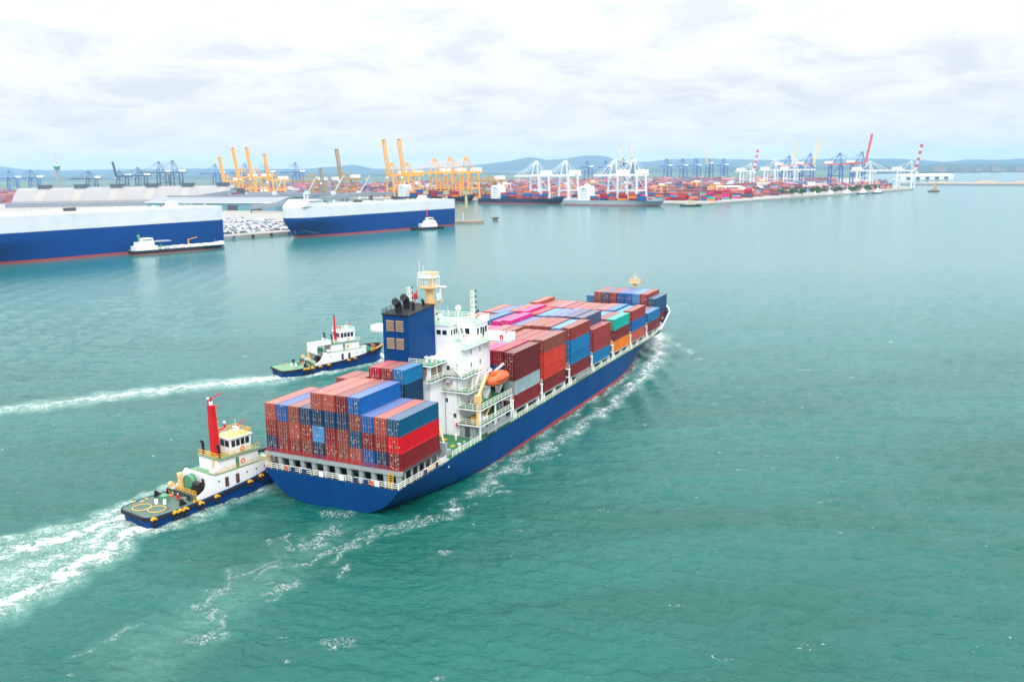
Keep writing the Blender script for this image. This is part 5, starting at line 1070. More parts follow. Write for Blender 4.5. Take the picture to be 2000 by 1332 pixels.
# ------------------------------------------------------------------ moored container ships at the far quay
def feeder(pos, rz, L, B, hullm, hh, label, housex, stacks, seed, short, group='container ships moored at the far quay'):
    rng = random.Random(seed); t = thing('container_ship', label, 'container ship', (pos[0], pos[1], 0), rz, group)
    loft_ship('x', 'boot_topping', t, L, -1, 1.6, B, BOOT, (7, 9), cap=False); loft_ship('x', 'hull', t, L, 1.6, hh, B, hullm, (7, 9), n=4)
    MB().prism_y([(L * .88, hh), (L * .9, hh + 3.2), (L * .992, hh + 4), (L * .985, hh)], -B * .22, B * .22).build('forecastle', hullm, t)
    h = MB().box(housex, housex + 13, -B * .44, B * .44, hh, hh + 17).build('accommodation_block', WHITE, t); MB().box(housex + 2, housex + 10, -B * .5, B * .5, hh + 17, hh + 20).build('wheelhouse', WHITE, h); MB().box(housex - 6, housex - 1, -3, 3, hh, hh + 18).build('funnel', WHITE, t)
    for k in range(5): MB().box(housex + 1, housex + 12, -B * .445, -B * .435, hh + 2.3 + k * 3, hh + 3.2 + k * 3).build('window_row', GREY, h)
    MB().cyl((housex + 5, 0, hh + 20), (housex + 5, 0, hh + 28), .5, .2, 6).build('mast', WHITE, h)
    for bx, n in stacks:
        for r in range(2):
            for k in range(n):
                col = rng.choice(['rust', 'blue', 'navy', 'royal', 'crimson', 'orange', 'salmon', 'dred'])
                o = link('deck_container', CM[(40, 2.84)], None, None, None, label=f"{WORD[col]} container, {TIER[k]} tier, {'outer' if r == 0 else 'inner'} row, stack {ORD[stacks.index((bx, n))]}, {short}", category='container', group='containers on the moored ships')
                a = Vector((bx, -B * .5 + 1.4 + r * 2.55, hh + 0.6 + k * 2.86)); c, s = math.cos(rz), math.sin(rz)
                o.location = (pos[0] + c * a.x - s * a.y, pos[1] + s * a.x + c * a.y, a.z); o.rotation_euler = (0, 0, rz); o.color = srgb(*PAL[col])
        MB().box(bx, bx + 12.1, -B * .5 + .3, B * .4, hh, hh + .6).build('hatch_cover', DGREY, t)
NAVYH = mat('hull_navy', (28, 38, 66), 0.5, .08); GREYH = mat('hull_grey', (152, 166, 170), 0.5, .08)
qa = math.atan2(-0.6, 0.8)
feeder((-45, 1412, 0), math.atan2(1317 - 1395, 88 + 33), 150, 24, NAVYH, 8.0, 'navy blue container ship under the white cranes', 26, [(44, 3), (58, 3), (72, 2), (86, 4), (100, 3), (114, 2), (8, 2)], 1, 'on navy moored ship')
feeder((84, 1310, 0), math.atan2(1205 - 1297, 220 - 91), 158, 24, GREYH, 7.4, 'pale grey container ship with red bottom at the quay corner', 28, [(46, 2), (62, 3), (76, 1), (92, 3), (108, 3), (122, 2)], 2, 'on grey moored ship')
feeder((-200, 1545, 0), math.atan2(-70, 130), 160, 26, HULLBLK, 8.5, 'black container ship half hidden behind the right car carrier', 16, [(40, 3), (54, 4), (68, 4), (82, 4), (96, 3), (110, 4), (124, 3)], 3, 'on black moored ship')
# ------------------------------------------------------------------ near pier: quay, cars, sheds
u_q = Vector((0.63, 0.776, 0)).normalized(); n_q = Vector((-0.776, 0.63, 0))
for i in range(26):
    p = Vector((-372, 565, 0)) + Vector((294, 347, 0)) * (i / 25.0)
    tag(MB().box(-0.9, 0.9, -1.2, 0.2, 0.2, 2.8).build('quay_fender', mat('fender_blue', (50, 96, 150), .7) if i % 3 == 0 else RUBBER, None, loc=(p.x + 1.4, p.y - 1.2, 0), rz=math.atan2(347, 294)), f'rubber fender on the car carrier pier face, {NTH[i]} from the left', 'fender', 'fenders along the car carrier pier')
tag(MB().prism([(-78, 900), (-30, 898), (-27, 906), (-76, 916)], -2, 2.6).build('pier_extension', QUAYW), 'narrow concrete pier end beyond the car carrier\'s stern', 'pier')
dol = thing('mooring_dolphin', 'small mooring dolphin standing alone in the water', 'dolphin', (-16, 944, 0)); MB().cyl((0, 0, -2), (0, 0, 2.4), 2.6, n=12).build('pile', QUAYW, dol); MB().box(-4, 4, -4, 4, 2.4, 3.4).build('cap', DGREY, dol)
lt = thing('pier_light', 'red and white light mast at the pier end', 'light mast', (-48, 903, 2.6)); MB().cyl((0, 0, 0), (0, 0, 9), .35, .25, 8).build('post', WHITE, lt); MB().cyl((0, 0, 9), (0, 0, 10.2), .6, n=8).build('lamp', RED, lt)
# parked cars
def car_mesh():
    mb = MB(); mb.prism_y([(-2.25, .3), (-2.25, .85), (-1.3, 1.0), (1.5, .95), (2.25, .75), (2.25, .3)], -.88, .88); mb.prism_y([(-1.7, .98), (-1.2, 1.5), (.5, 1.5), (1.3, .97)], -.76, .76)
    for x in (-1.4, 1.4):
        for s in (-1, 1): mb.cyl((x, s * .7, .33), (x, s * .9, .33), .33, n=8)
    return mb.mesh('parked_car')
def flat_obj_mat(name, rough=.35):
    m = bpy.data.materials.new(name); m.use_nodes = True; t = m.node_tree; b = t.nodes['Principled BSDF']; oi = t.nodes.new('ShaderNodeObjectInfo'); hs = t.nodes.new('ShaderNodeHueSaturation'); n = t.nodes.new('ShaderNodeTexNoise'); n.inputs['Scale'].default_value = 1.5
    mr = t.nodes.new('ShaderNodeMapRange'); mr.inputs[3].default_value = .9; mr.inputs[4].default_value = 1.1; t.links.new(n.outputs[0], mr.inputs[0]); t.links.new(mr.outputs[0], hs.inputs['Value']); t.links.new(oi.outputs['Color'], hs.inputs['Color']); t.links.new(hs.outputs[0], b.inputs['Base Color']); b.inputs['Roughness'].default_value = rough; return m
CARM = flat_obj_mat('car_paint'); cme = car_mesh(); cme.materials.append(CARM)
base = Vector((-236, 752, 3.0)); CC = {'white': (208, 212, 216), 'silver': (140, 148, 158), 'dark': (52, 58, 70), 'red': (150, 40, 44)}
spots = []
for r in range(44):
    for c in range(70):
        if r % 8 in (5, 6): continue
        p = base + n_q * (4 + r * 6.2) + u_q * (-30 + c * 2.6)
        if c % 24 in (22, 23): continue
        px_ = 1000 + 1712 * p.x / (p.y * 0.98 + 10)
        if 425 < px_ < 600 and random.random() > 0.08: spots.append((p.y, p, r))
spots.sort(key=lambda q: q[0])
for i, (_, p, rw) in enumerate(spots[:290]):
    k = random.choices(['white', 'silver', 'dark', 'red'], [44, 32, 21, 3])[0]
    o = link('parked_car', cme, None, p, math.atan2(n_q.y, n_q.x), label=f'{k} car in the {NTH[rw]} row back from the quay edge, between the car carriers', category='car', group=f'{k} cars in the {NTH[rw]} row on the pier'); o.color = srgb(*CC[k])
def stuff_boxes(name, boxes, m, label):
    """many small boxes as one mesh with a colour per box"""
    mb_v = []; cols = []; base_f = np.array([(4, 5, 6, 7), (0, 1, 5, 4), (1, 2, 6, 5), (2, 3, 7, 6), (3, 0, 4, 7)]); F = []
    for i, (cx, cy, cz, lx, ly, lz, rz, col) in enumerate(boxes):
        c, s = math.cos(rz), math.sin(rz)
        for z in (0, lz):
            for a, b in ((-1, -1), (1, -1), (1, 1), (-1, 1)): x, y = a * lx / 2, b * ly / 2; mb_v.append((cx + c * x - s * y, cy + s * x + c * y, cz + z))
        F.append(base_f + i * 8); cols.append(col)
    F = np.concatenate(F); me = bpy.data.meshes.new(name); me.from_pydata(mb_v, [], F.tolist()); me.update()
    a = me.attributes.new('paint', 'FLOAT_COLOR', 'FACE'); a.data.foreach_set('color', np.repeat(np.array(cols, np.float32), 5, 0).ravel())
    me.materials.append(m); return link(name, me, kind='stuff', label=label)
SM = bpy.data.materials.new('stack_paint'); SM.use_nodes = True; t_ = SM.node_tree; a_ = t_.nodes.new('ShaderNodeAttribute'); a_.attribute_name = 'paint'
n_ = t_.nodes.new('ShaderNodeTexNoise'); n_.inputs['Scale'].default_value = .4; hs_ = t_.nodes.new('ShaderNodeHueSaturation'); hs_.inputs['Saturation'].default_value = 0.8; mr_ = t_.nodes.new('ShaderNodeMapRange'); mr_.inputs[3].default_value = .85; mr_.inputs[4].default_value = 1.15
t_.links.new(n_.outputs[0], mr_.inputs[0]); t_.links.new(mr_.outputs[0], hs_.inputs['Value']); t_.links.new(a_.outputs['Color'], hs_.inputs['Color']); t_.links.new(hs_.outputs[0], t_.nodes['Principled BSDF'].inputs['Base Color']); t_.nodes['Principled BSDF'].inputs['Roughness'].default_value = .45
if spots[290:]:
    stuff_boxes('parked_cars', [(p.x, p.y, 3.15, 4.4, 1.75, 1.15, math.atan2(n_q.y, n_q.x), srgb(*CC[random.choices(['white', 'silver', 'dark', 'red'], [46, 32, 19, 3])[0]])) for _, p, _r in spots[290:]], SM, 'rows of parked cars farther back on the pier')
# sheds
SHEDROOF = mat('shed_roof', (150, 147, 145), .6, .06, .08); SHEDROOF2 = mat('shed_roof_grey', (134, 140, 148), .55, .06, .1); SHEDWALL = mat('shed_wall', (104, 150, 164), .7, .08); VENTM = mat('roof_vent', (78, 86, 98), .6)
def silo_store():
    p0, p1 = Vector((-800, 1452, 3)), Vector((-455, 1476, 3)); L = (p1 - p0).length; t = thing('bulk_store', 'long pale storage building with curved roof and six ridge vents', 'warehouse', p0, math.atan2(p1.y - p0.y, p1.x - p0.x))
    prof = [(-30, 0), (-29, 9), (-24, 15), (-8, 27), (0, 29.5), (8, 27), (24, 15), (29, 9), (30, 0)]
    MB().loft([[(x, y, z) for y, z in prof] for x in (0, L)], True, True).build('roof', SHEDROOF, t, smooth=15)
    for i in range(6):
        x = L * (0.12 + 0.165 * i); v = MB().box(x - 9, x + 9, -6, 6, 27.6, 33.5).build('ridge_vent', VENTM, t); MB().box(x - 10, x + 10, -7, 7, 33.5, 34.4).build('vent_cap', VENTM, v)
        MB().loft([[(x - 6, y, z + .12), (x + 6, y, z + .12)] for y, z in prof[:5]]).build('roof_panel', mat('roof_panel', (160, 155, 148), .6), t)
    MB().box(-4, L + 4, -44, -30, 0, 7).build('lean_to', SHEDROOF2, t)
silo_store()
def shed(p0, p1, w, h, hr, label, roofm=SHEDROOF2, wall=SHEDWALL):
    p0, p1 = Vector(p0), Vector(p1); L = (p1 - p0).length; t = thing('warehouse', label, 'warehouse', p0, math.atan2(p1.y - p0.y, p1.x - p0.x)); MB().box(0, L, -w / 2, w / 2, 0, h).build('wall', wall, t)
    MB().prism_y([(0, 0)] * 0 + [(-2, h), (-2, h + .8), (L + 2, h + .8), (L + 2, h)], -w / 2 - 2, w / 2 + 2).build('eaves', WHITE, t)
    MB().loft([[(x, y, z) for y, z in ((-w / 2 - 2, h + .8), (0, h + hr), (w / 2 + 2, h + .8))] for x in (-2, L + 2)], True, True).build('roof', roofm, t)
    for i in range(5): x = L * (.1 + .18 * i); MB().box(x, x + L * .08, -w / 2 - .06, -w / 2 + .05, 0, h * .7).build('door', DGREY, t)
    MB().box(L * .05, L * .95, -2, 2, h + hr - .4, h + hr + 1.6).build('ridge_vent', roofm, t)
shed((-505, 1290, 3), (-300, 1205, 3), 60, 10, 7.5, 'wide grey-roofed warehouse behind the parked cars')
shed((-430, 1440, 3), (-300, 1385, 3), 40, 12, 5, 'low grey shed under the conveyor')
shed((330, 1580, 3), (420, 1600, 3), 30, 9, 4, 'small white shed on the far quay near the trees', WHITE, WHITE)
shed((455, 1640, 3), (560, 1720, 3), 30, 9, 4, 'long white shed behind the trees on the far quay', WHITE, WHITE)
shed((1150, 2650, 3), (1330, 2700, 3), 40, 10, 5, 'pale shed on the flat land behind the breakwater', WHITE, WHITE)
def conveyor(a, b, h0, h1, label):
    a, b = Vector(a), Vector(b); L = (b - a).length; t = thing('conveyor_gallery', label, 'conveyor', (a.x, a.y, 3), math.atan2(b.y - a.y, b.x - a.x)); MB().bar((0, 0, h0), (L, 0, h1), 7, 5).build('gallery', SHEDROOF2, t)
    n = int(L / 35)
    for i in range(n + 1):
        x = L * i / n; z = h0 + (h1 - h0) * i / n - 2; MB().bar((x, -3, 0), (x, -1.5, z), 1.0).bar((x, 3, 0), (x, 1.5, z), 1.0).build('trestle', DGREY, t)
conveyor((-490, 1405), (-170, 1290), 14, 17, 'long grey level conveyor gallery behind the warehouse'); conveyor((-330, 1130), (-185, 1190), 7, 21, 'sloping grey conveyor gallery behind the right car carrier\'s bow'); conveyor((-520, 1300), (-430, 1395), 8, 22, 'thin dark inclined conveyor rising beside the bulk store')
tw = thing('transfer_tower', 'dark conveyor transfer tower beside the bulk store', 'tower', (-428, 1400, 3)); MB().box(-9, 9, -7, 7, 0, 26).build('frame', DGREY, tw); MB().box(-7, 7, -7.3, -7, 3, 20).build('panel', mat('tower_red', (150, 70, 70), .6), tw)
# observation tower
ct = thing('control_tower', 'pale round port control tower with green cab and striped mast', 'tower', (-1760, 3480, 3)); MB().cyl((0, 0, 0), (0, 0, 66), 8, 6, 16).build('shaft', CONC, ct, smooth=True); MB().cyl((0, 0, 66), (0, 0, 80), 8.5, 13, 16).build('cab', mat('cab_green', (20, 120, 110), .3), ct)
MB().cyl((0, 0, 80), (0, 0, 90), 5, 4, 10).build('cap', WHITE, ct)
for i in range(6): MB().cyl((0, 0, 90 + i * 9), (0, 0, 99 + i * 9), 1.6 - i * .2, 1.4 - i * .2, 6).build('mast', RED if i % 2 == 0 else WHITE, ct)
# light jib cranes of a bulk ship behind the right car carrier
WJIB = mat('jib_white', (228, 226, 220), .5); WTAN = mat('jib_tan', (196, 176, 138), .6)
for i, (x, y, m, l_) in enumerate([(-352, 1330, WJIB, 'first'), (-300, 1316, WJIB, 'second'), (-258, 1300, WJIB, 'third'), (-218, 1287, WJIB, 'fourth'), (-118, 1245, WTAN, 'fifth'), (-88, 1228, WTAN, 'sixth'), (-60, 1214, WTAN, 'seventh')]):
    t = thing('jib_crane', f'{"white" if i < 4 else "tan"} slanted deck crane, {l_} from left, behind the right car carrier', 'crane', (x, y, 3), R(-28), 'slanted deck cranes'); MB().cyl((0, 0, 0), (0, 0, 18), 2.0, 1.6, 10).build('pedestal', m, t); MB().box(-3, 3, -2.5, 2.5, 17, 22).build('cab', m, t); MB().bar((1, 0, 19), (20, 0, 43), 1.6, 1.4).build('jib', m, t)
# ------------------------------------------------------------------ quay cranes
CM_ = {'yellow': mat('crane_yellow', (240, 176, 40), .5, .06), 'dyellow': mat('crane_dull_yellow', (176, 138, 62), .5, .06), 'white': mat('crane_white', (222, 222, 224), .5, .04), 'blue': mat('crane_blue', (30, 76, 150), .5, .06), 'navy': mat('crane_navy', (34, 52, 96), .5, .06), 'cream': mat('crane_cream', (226, 206, 160), .5, .05), 'grey': mat('crane_grey', (150, 146, 138), .5, .06), 'orange': mat('crane_orange', (226, 92, 52), .5, .06)}
STRIPE = mat('boom_stripe_red', (206, 74, 74), .5)
def sts_crane(x, y, rz, label, col, up, H=40, apex=62, boom=52, girder=None, group='quay cranes', house='white', striped=False, tilt=80, boomc=None):
    """ship-to-shore gantry crane; local +x is the outreach over the water"""
    t = thing('quay_crane', label, 'crane', (x, y, 3), rz, group); m = CM_[col]; g = CM_[girder or col]; w = 2.1; gx, gy = 15, 9
    for sx in (-1, 1):
        for sy in (-1, 1): MB().bar((sx * gx, sy * gy, 0), (sx * gx * 0.93, sy * gy * .8, H), w, w * 1.2).build('leg', m, t)
        MB().bar((sx * gx, -gy, 3), (sx * gx, gy, 3), 1.6, 2).build('sill_beam', m, t); MB().bar((sx * gx * .97, -gy * .9, H * .42), (sx * gx * .97, gy * .9, H * .42), 1.3, 1.8).build('portal_beam', m, t)
        MB().bar((sx * gx * .93, -gy * .8, H), (sx * gx * .93, gy * .8, H), 1.6, 2).build('top_beam', m, t)
    for sy in (-1, 1):
        MB().bar((-gx, sy * gy * .9, H * .42), (gx, sy * gy * .9, H * .42), 1.3, 1.8).build('portal_beam', m, t); MB().bar((-gx * .96, sy * gy * .9, H * .42), (gx * .9, sy * gy * .82, H * .96), 1.0).build('diagonal', m, t)
        MB().bar((-gx - 16, sy * 3.2, H + 1), (gx + 3, sy * 3.2, H + 1), 1.6, 3.4).build('girder', g, t)
        MB().bar((gx * .93, sy * 6, H), (gx * .62, sy * 2.2, apex), 1.2).build('apex_leg', m, t); MB().bar((-gx * .5, sy * 3, H + 1), (gx * .60, sy * 2.2, apex), .8).build('back_leg', m, t)
        MB().bar((gx * .6, sy * 2.2, apex), (-gx - 14, sy * 3, H + 2), .35).build('back_stay', m, t)
    MB().bar((gx * .6, -3, apex), (gx * .6, 3, apex), 1.6, 2.2).build('apex_beam', m, t)
    MB().box(-gx - 12, -gx + 6, -5, 5, H + 2.4, H + 8.5).build('machinery_house', WHITE if house == 'white' else CM_[house], t)
    bm = CM_[boomc] if boomc else g; a = R(tilt) if up else 0.0; o = Vector((gx + 3, 0, H + 1)); d = Vector((math.cos(a), 0, math.sin(a))); nseg = 8 if striped else 1
    for i in range(nseg):
        p, q = o + d * boom * i / nseg, o + d * boom * (i + 1) / nseg; mb = MB()
        for s in (-1, 1): mb.bar(p + Vector((0, s * 3.0, 0)), q + Vector((0, s * 3.0, 0)), 1.7, 3.0)
        mb.bar(q - d + Vector((0, -3, 0)), q - d + Vector((0, 3, 0)), .9); mb.bar((p + q) / 2 + Vector((0, -3, 0)), (p + q) / 2 + Vector((0, 3, 0)), .7)
        mb.build('boom', STRIPE if striped and i % 2 else bm, t)
    if up: MB().bar(o + d * boom * .97 + Vector((-1.5, -3, 0)), o + d * boom * .97 + Vector((-1.5, 3, 0)), 2.2).build('boom_tip', DGREY, t)
    else:
        for s in (-1, 1): MB().bar((gx * .6, s * 2.2, apex), (o.x + boom * .55, s * 3, H + 2), .35).bar((gx * .6, s * 2.2, apex), (o.x + boom * .93, s * 3, H + 2), .35).build('fore_stay', m, t)
    MB().box(gx + 5, gx + 8.5, -1.5, 1.5, H - 4, H - .6).build('operator_cab', WHITE, t)
QA, QB = math.atan2(-0.8, -0.6), math.atan2(-0.69, 0.72)
def onqa(s, d): return (270 + 0.8 * s + 0.6 * d, 1226 - 0.6 * s + 0.8 * d)
Cr = [
 (-1640, 2945, QA, 'left of the two blue cranes at the far left edge', 'blue', 0, 38, 64, 50), (-1540, 2892, QA, 'right of the two blue cranes at the far left edge', 'blue', 0, 38, 64, 50),
 (-1330, 2840, QA, 'blue crane behind the bulk store, right of the control tower', 'navy', 0, 34, 58, 50),
 (-1150, 2650, QA, 'navy crane with raised boom, leftmost of the navy group', 'navy', 1, 40, 56, 44), (-1085, 2630, QA, 'navy crane, second from left of the navy group', 'navy', 0, 42, 66, 50),
 (-1010, 2600, QA, 'tallest navy crane left of the pair in the navy group', 'navy', 0, 50, 82, 58), (-955, 2560, QA, 'tallest navy crane right of the pair in the navy group', 'navy', 0, 50, 84, 60),
 (-1000, 3060, QA, 'hazy blue crane, first right of the navy group', 'blue', 0, 44, 76, 52), (-880, 3000, QA, 'hazy blue crane, second right of the navy group', 'blue', 0, 44, 76, 52), (-800, 2960, QA, 'hazy blue crane, third right of the navy group', 'blue', 0, 44, 76, 52), (-700, 2950, QA, 'hazy blue crane, fourth right of the navy group', 'blue', 0, 44, 76, 52),
]
for a in Cr: sts_crane(*a[:3], a[3], a[4], a[5], a[6], a[7], a[8], group='blue cranes on the left')
def place(s, d): return onqa(s, d)
for s, lab, c, up, H, ap, bo in [(-1010, 'leftmost yellow crane of four with booms raised behind the grey warehouse', 'yellow', 1, 30, 44, 52), (-960, 'second yellow crane of four with booms raised behind the grey warehouse', 'yellow', 1, 38, 58, 62), (-915, 'third yellow crane of four with booms raised behind the grey warehouse', 'yellow', 1, 38, 58, 62), (-860, 'rightmost yellow crane of four with booms raised behind the grey warehouse', 'yellow', 1, 32, 46, 54),
    (-740, 'dull yellow low crane left of the dark raised boom', 'dyellow', 0, 30, 44, 40), (-700, 'grey crane with short bent boom', 'grey', 1, 30, 42, 26), (-648, 'dull yellow crane with single dark raised boom', 'dyellow', 1, 34, 46, 56),
    (-545, 'left of the two tall yellow cranes with raised booms behind the car carrier', 'yellow', 1, 40, 62, 64), (-508, 'right of the two tall yellow cranes with raised booms behind the car carrier', 'yellow', 1, 40, 62, 64),
    (-420, 'left of three yellow cranes with lowered booms', 'yellow', 0, 44, 68, 60), (-385, 'middle of three yellow cranes with lowered booms', 'yellow', 0, 44, 70, 60), (-350, 'right of three yellow cranes with lowered booms', 'yellow', 0, 44, 70, 60), (-300, 'low dull yellow crane right of the yellow group', 'dyellow', 0, 30, 38, 30),
    (-205, 'left of two white cranes over the navy ship', 'white', 0, 38, 61, 46), (-150, 'right of two white cranes over the navy ship', 'white', 0, 38, 61, 46),
    (-62, 'left of two white cranes over the grey ship', 'white', 0, 38, 61, 46), (-30, 'right of two white cranes over the grey ship', 'white', 0, 38, 61, 46)]:
    x, y = onqa(s - (70 if -560 < s < -500 else 92), 26)
    sts_crane(x, y, QA, lab, c, up, H, ap, bo, group='cranes along the main quay', tilt=82)
for x, y, lab, c, up, H, ap, bo, kw in [
    (425, 3325, 'left of two far cream booms raised above the hills', 'navy', 1, 60, 80, 66, dict(boomc='cream')), (455, 3300, 'right of two far cream booms raised above the hills', 'navy', 1, 60, 80, 66, dict(boomc='cream')),
    (300, 3400, 'far blue crane, first from left behind the white pair', 'blue', 0, 46, 70, 40, {}), (370, 3400, 'far blue crane, second from left behind the white pair', 'blue', 0, 46, 70, 40, {}),
    (600, 3390, 'far blue crane, first of the hazy row under the hills', 'blue', 0, 46, 76, 44, {}), (660, 3390, 'far blue crane, second of the hazy row under the hills', 'blue', 0, 46, 76, 44, {}), (705, 3360, 'far blue crane, third of the hazy row under the hills', 'blue', 0, 46, 76, 44, {}), (745, 3330, 'far crane with single cream boom raised above the hazy row', 'navy', 1, 52, 72, 70, dict(boomc='cream')), (800, 3330, 'far blue crane, last of the hazy row under the hills', 'blue', 0, 46, 72, 44, {}),
    (596, 2240, 'white crane with red striped raised boom, left one', 'white', 1, 34, 54, 52, dict(striped=True)), (650, 2218, 'white crane left of the purple-blue cranes', 'white', 0, 36, 62, 44, {}), (690, 2190, 'white crane touching the purple-blue cranes', 'white', 0, 36, 62, 44, {}),
    (742, 2400, 'blue crane with left of the twin raised cream booms', 'blue', 1, 46, 72, 64, dict(boomc='cream', girder='orange')), (760, 2285, 'blue crane with right of the twin raised cream booms', 'blue', 1, 48, 76, 58, dict(boomc='cream', girder='orange')),
    (818, 2240, 'blue gantry crane with orange girder, boom lowered', 'blue', 0, 48, 76, 40, dict(girder='orange')), (858, 2200, 'blue gantry crane with tall red and white raised boom', 'blue', 1, 50, 78, 70, dict(striped=True, girder='orange')),
    (765, 1920, 'white crane between the blue gantry and the quay end', 'white', 0, 34, 55, 34, {}), (800, 1800, 'white crane with red striped raised boom at the quay end', 'white', 1, 34, 54, 52, dict(striped=True))]:
    sts_crane(x, y, QB if y < 3000 else QA, lab, c, up, H, ap, bo, group='cranes on the right of the port', tilt=80, **kw)
# ------------------------------------------------------------------ container yards
YC = [('rust', 26), ('dred', 12), ('orangered', 10), ('salmon', 12), ('blue', 10), ('navy', 8), ('lightblue', 5), ('grey', 5), ('orange', 6), ('teal', 3), ('magenta', 3), ('crimson', 8)]
names, wts = [a for a, b in YC], [b for a, b in YC]
yard = []
rz_q = math.atan2(-0.6, 0.8)
def block(s0, s1, d0, rows, tmax, f=onqa, rz=rz_q, tag_='main'):
    s = s0
    while s < s1:
        run = random.randint(4, 8); tt = random.randint(2, tmax)
        for i in range(run):
            if s + 12.4 > s1: break
            for r in range(rows):
                n = max(1, min(tmax, tt + random.choice((-1, 0, 0, 0, 1))))
                for k in range(n):
                    if r not in (0, rows - 1) and k < n - 1: continue
                    x, y = f(s + 6.2, d0 + r * 2.7); yard.append((y, x, y, 3.0 + k * 2.75, rz, random.choices(names, wts)[0], tag_, k, int(d0)))
            s += 12.6
        s += random.choice((4, 9, 20))
for d0, tm in ((78, 4), (104, 5), (140, 5), (176, 5), (214, 5), (262, 6), (318, 6), (380, 6), (450, 6), (540, 6), (640, 6)):
    block(-1080, -14, d0, 4, tm)
def fr(s, d): return (330 + s, 1500 + d)
block(-1700, -1000, 560, 4, 5, fr, 0.0, 'left'); block(-1750, -900, 760, 4, 5, fr, 0.0, 'left'); block(-2000, -800, 1060, 4, 5, fr, 0.0, 'left'); block(-1300, -1090, 110, 4, 4, fr, 0.0, 'left'); block(-1320, -1100, 180, 4, 5, fr, 0.0, 'left')
def fb(s, d): return (268 + 0.71 * s + 0.70 * -d, 1226 + 0.725 * s + 0.71 * d)
block(-1000, -700, 330, 4, 5, fr, 0.0, 'left'); block(-1000, 500, 1300, 4, 5, fr, 0.0, 'left'); block(-1100, 600, 1520, 4, 5, fr, 0.0, 'left'); block(-200, 560, 900, 4, 5, fr, 0.0, 'left')
block(560, 760, 40, 5, 4, fb, math.atan2(.725, .71), 'right'); block(300, 760, 90, 4, 4, fb, math.atan2(.725, .71), 'right'); block(320, 1000, 150, 4, 5, fb, math.atan2(.725, .71), 'right')
front = [q for q in yard if q[6] == 'main' and q[1] > -60 and q[0] < 1560]; front.sort(key=lambda q: q[0]); front = front[:280]; fs = set(map(id, front))
BL = sorted({q[8] for q in front})
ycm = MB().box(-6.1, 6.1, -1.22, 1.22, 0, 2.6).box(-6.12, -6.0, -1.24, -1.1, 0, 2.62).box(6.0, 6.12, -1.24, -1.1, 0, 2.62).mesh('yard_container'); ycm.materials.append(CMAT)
for q in front:
    o = link('yard_container', ycm, None, (q[1], q[2], q[3]), q[4], label=f'{WORD[q[5]]} container, {TIER[q[7]]} tier, {ORD[BL.index(q[8])]} yard block behind the moored grey ship', category='container', group=f'{WORD[q[5]]} containers, {TIER[q[7]]} tier, yard block {BL.index(q[8]) + 1}'); o.color = srgb(*PAL[q[5]])
stuff_boxes('container_stacks', [(q[1], q[2], q[3], 12.2, 2.44, 2.6, q[4], srgb(*PAL[q[5]])) for q in yard if id(q) not in fs], SM, 'distant mass of coloured containers stacked across the port')
# yard gantries
for i, (s, d) in enumerate([(-620, 120), (-470, 150), (-260, 110), (-150, 160), (-760, 190), (-380, 230), (-560, 280), (-90, 240), (-310, 330), (-200, 400), (-680, 330), (-440, 420), (-820, 300), (-120, 520)]):
    x, y = onqa(s, d); t = thing('yard_gantry', f'yard gantry crane over the container stacks, {(ORD + ["thirteenth", "fourteenth"])[i]} of fourteen', 'crane', (x, y, 3), rz_q + math.pi / 2, 'yard gantry cranes'); m = CM_['yellow' if i % 2 else 'white']
    for sx in (-1, 1):
        for sy in (-1, 1): MB().bar((sx * 12, sy * 5, 0), (sx * 12, sy * 5, 20), 1.1).build('leg', m, t)
        MB().bar((sx * 12, -5, 1.5), (sx * 12, 5, 1.5), 1.2).build('sill_beam', m, t)
    for sy in (-1, 1): MB().bar((-13, sy * 5, 20), (13, sy * 5, 20), 1.3, 1.8).build('girder', m, t)
    MB().box(-3, 3, -4, 4, 20.8, 23.5).build('trolley', WHITE, t)
for i, (s_, d_) in enumerate([(-40, 70), (-180, 72), (-330, 74), (-480, 72), (-640, 74), (-800, 72), (-120, 250), (-420, 260), (-700, 250)]):
    x, y = onqa(s_, d_); t = thing('light_mast', f'tall thin light mast in the container yard, {ORD[i]} of nine', 'light mast', (x, y, 3), 0, 'yard light masts'); MB().cyl((0, 0, 0), (0, 0, 34), .5, .25, 6).build('pole', GREY, t); MB().box(-2.2, 2.2, -.6, .6, 33.4, 34.8).build('lamp_head', GREY, t)
# port sheds and tanks scattered among the stacks
for i, (x, y, w, d, h, m, lab) in enumerate([(40, 1640, 46, 24, 9, WHITE, 'white flat-roofed port building behind the white cranes'), (330, 1760, 60, 26, 10, mat('mint_roof', (186, 214, 198), .6), 'pale green-roofed port building among the right stacks'), (620, 2000, 120, 40, 12, WHITE, 'long white port building left of the purple-blue cranes'), (-640, 2330, 80, 40, 12, WHITE, 'white port building between the yellow cranes'), (470, 1900, 70, 26, 9, WHITE, 'white port building behind the far trees')]):
    t = thing('port_building', lab, 'building', (x, y, 3), rz_q); MB().box(-w / 2, w / 2, -d / 2, d / 2, 0, h).build('wall', m, t); MB().box(-w / 2 - 1, w / 2 + 1, -d / 2 - 1, d / 2 + 1, h, h + .8).build('roof', SHEDROOF2, t)
    for k in range(6): MB().box(-w * .42 + k * w * .15, -w * .42 + k * w * .15 + w * .07, -d / 2 - .06, -d / 2 + .06, h * .45, h * .7).build('window', GLASS, t)
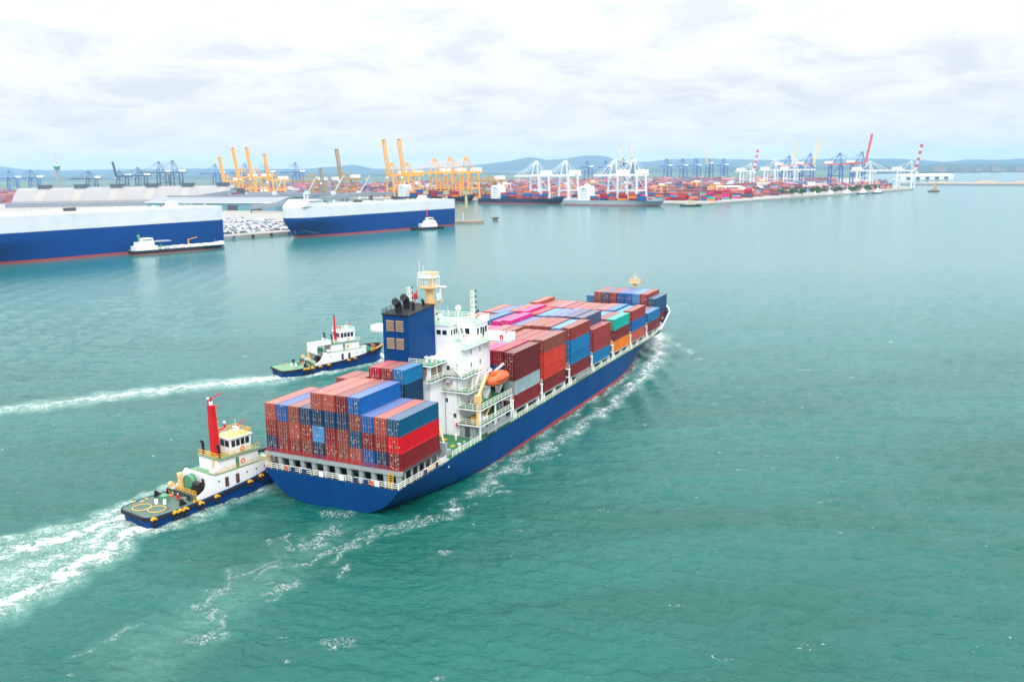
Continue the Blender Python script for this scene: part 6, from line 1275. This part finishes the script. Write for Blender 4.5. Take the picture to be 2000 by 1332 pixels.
# trees along the far quay
BARK = mat('bark', (90, 72, 56), .9); LEAF = mat('leaf', (76, 112, 52), .8, .3, .5)
def leaf_mesh(seed):
    rng = np.random.default_rng(seed); mb = MB()
    cl = [(rng.normal(0, 2.2), rng.normal(0, 2.2), 5 + rng.uniform(0, 4.0), rng.uniform(1.0, 2.0)) for _ in range(14)]
    for cx, cy, cz, r in cl:
        for _ in range(70):
            v = rng.normal(size=3); v /= np.linalg.norm(v); c = np.array([cx, cy, cz]) + v * r * rng.uniform(.5, 1); a = rng.normal(size=3) * .45; b = rng.normal(size=3) * .45
            mb.add([c - a, c + b, c + a, c - b], [(0, 1, 2, 3)])
    me = mb.mesh('crown', False); me.materials.append(LEAF); return me
tm = MB().cyl((0, 0, 0), (0, 0, 5), .35, .2, 7); tm.cyl((0, 0, 3.2), (1.8, .6, 6.2), .16, .07, 5).cyl((0, 0, 3.6), (-1.6, -.8, 6.6), .16, .07, 5).cyl((0, 0, 4.2), (.3, 1.7, 7.2), .14, .06, 5); tme = tm.mesh('trunk'); tme.materials.append(BARK); LMs = [leaf_mesh(i) for i in range(3)]
for i in range(26):
    if i < 17: s = 272 + i * 13 + random.uniform(-4, 4); p = fb(s, 14 + random.uniform(-4, 16))
    else: s = 500 + (i - 17) * 16; p = fb(s, 16 + random.uniform(-3, 10))
    t = thing('tree', f'small green tree, {NTH[i]} from the left along the far right quay', 'tree', (p[0], p[1], 3), random.uniform(0, 6), 'trees along the far right quay'); q = random.uniform(.8, 1.35); t.scale = (q, q, q * random.uniform(.8, 1.1)); link('trunk', tme, t); link('crown', LMs[i % 3], t)
# pale buildings on the far shore
BX = sorted([2250 + k * 62 + random.uniform(-20, 20) for k in range(20)] + [random.uniform(3200, 4200) for k in range(10)])
for i in range(30):
    x = BX[i] if True else 2250 + i * 62 + random.uniform(-20, 20) if i < 20 else random.uniform(3200, 4200); y = 4480 + random.uniform(0, 180) - (x - 2250) * .05; h = random.uniform(9, 30); w = random.uniform(24, 60)
    t = thing('shore_building', f'small pale building on the far shore, {NTH[i]} from the left', 'building', (x, y, 2.5), random.uniform(-.2, .2), 'pale buildings on the far shore'); MB().box(-w / 2, w / 2, -10, 10, 0, h).build('wall', CONC, t); MB().box(-w / 2 - 1, w / 2 + 1, -11, 11, h, h + 1.2).build('roof', SHEDROOF2, t)
# ------------------------------------------------------------------ air
hz_m = bpy.data.materials.new('haze_air'); hz_m.use_nodes = True; t_ = hz_m.node_tree; t_.nodes.clear(); pv = t_.nodes.new('ShaderNodeVolumePrincipled'); ou = t_.nodes.new('ShaderNodeOutputMaterial'); t_.links.new(pv.outputs[0], ou.inputs['Volume'])
pv.inputs['Color'].default_value = (0.40, 0.69, 1.0, 1); pv.inputs['Density'].default_value = 0.000062; pv.inputs['Anisotropy'].default_value = 0.2
MB().box(-60000, 60000, -3000, 15000, -5, 230).build('haze', hz_m, kind='stuff', label='pale blue sea haze')
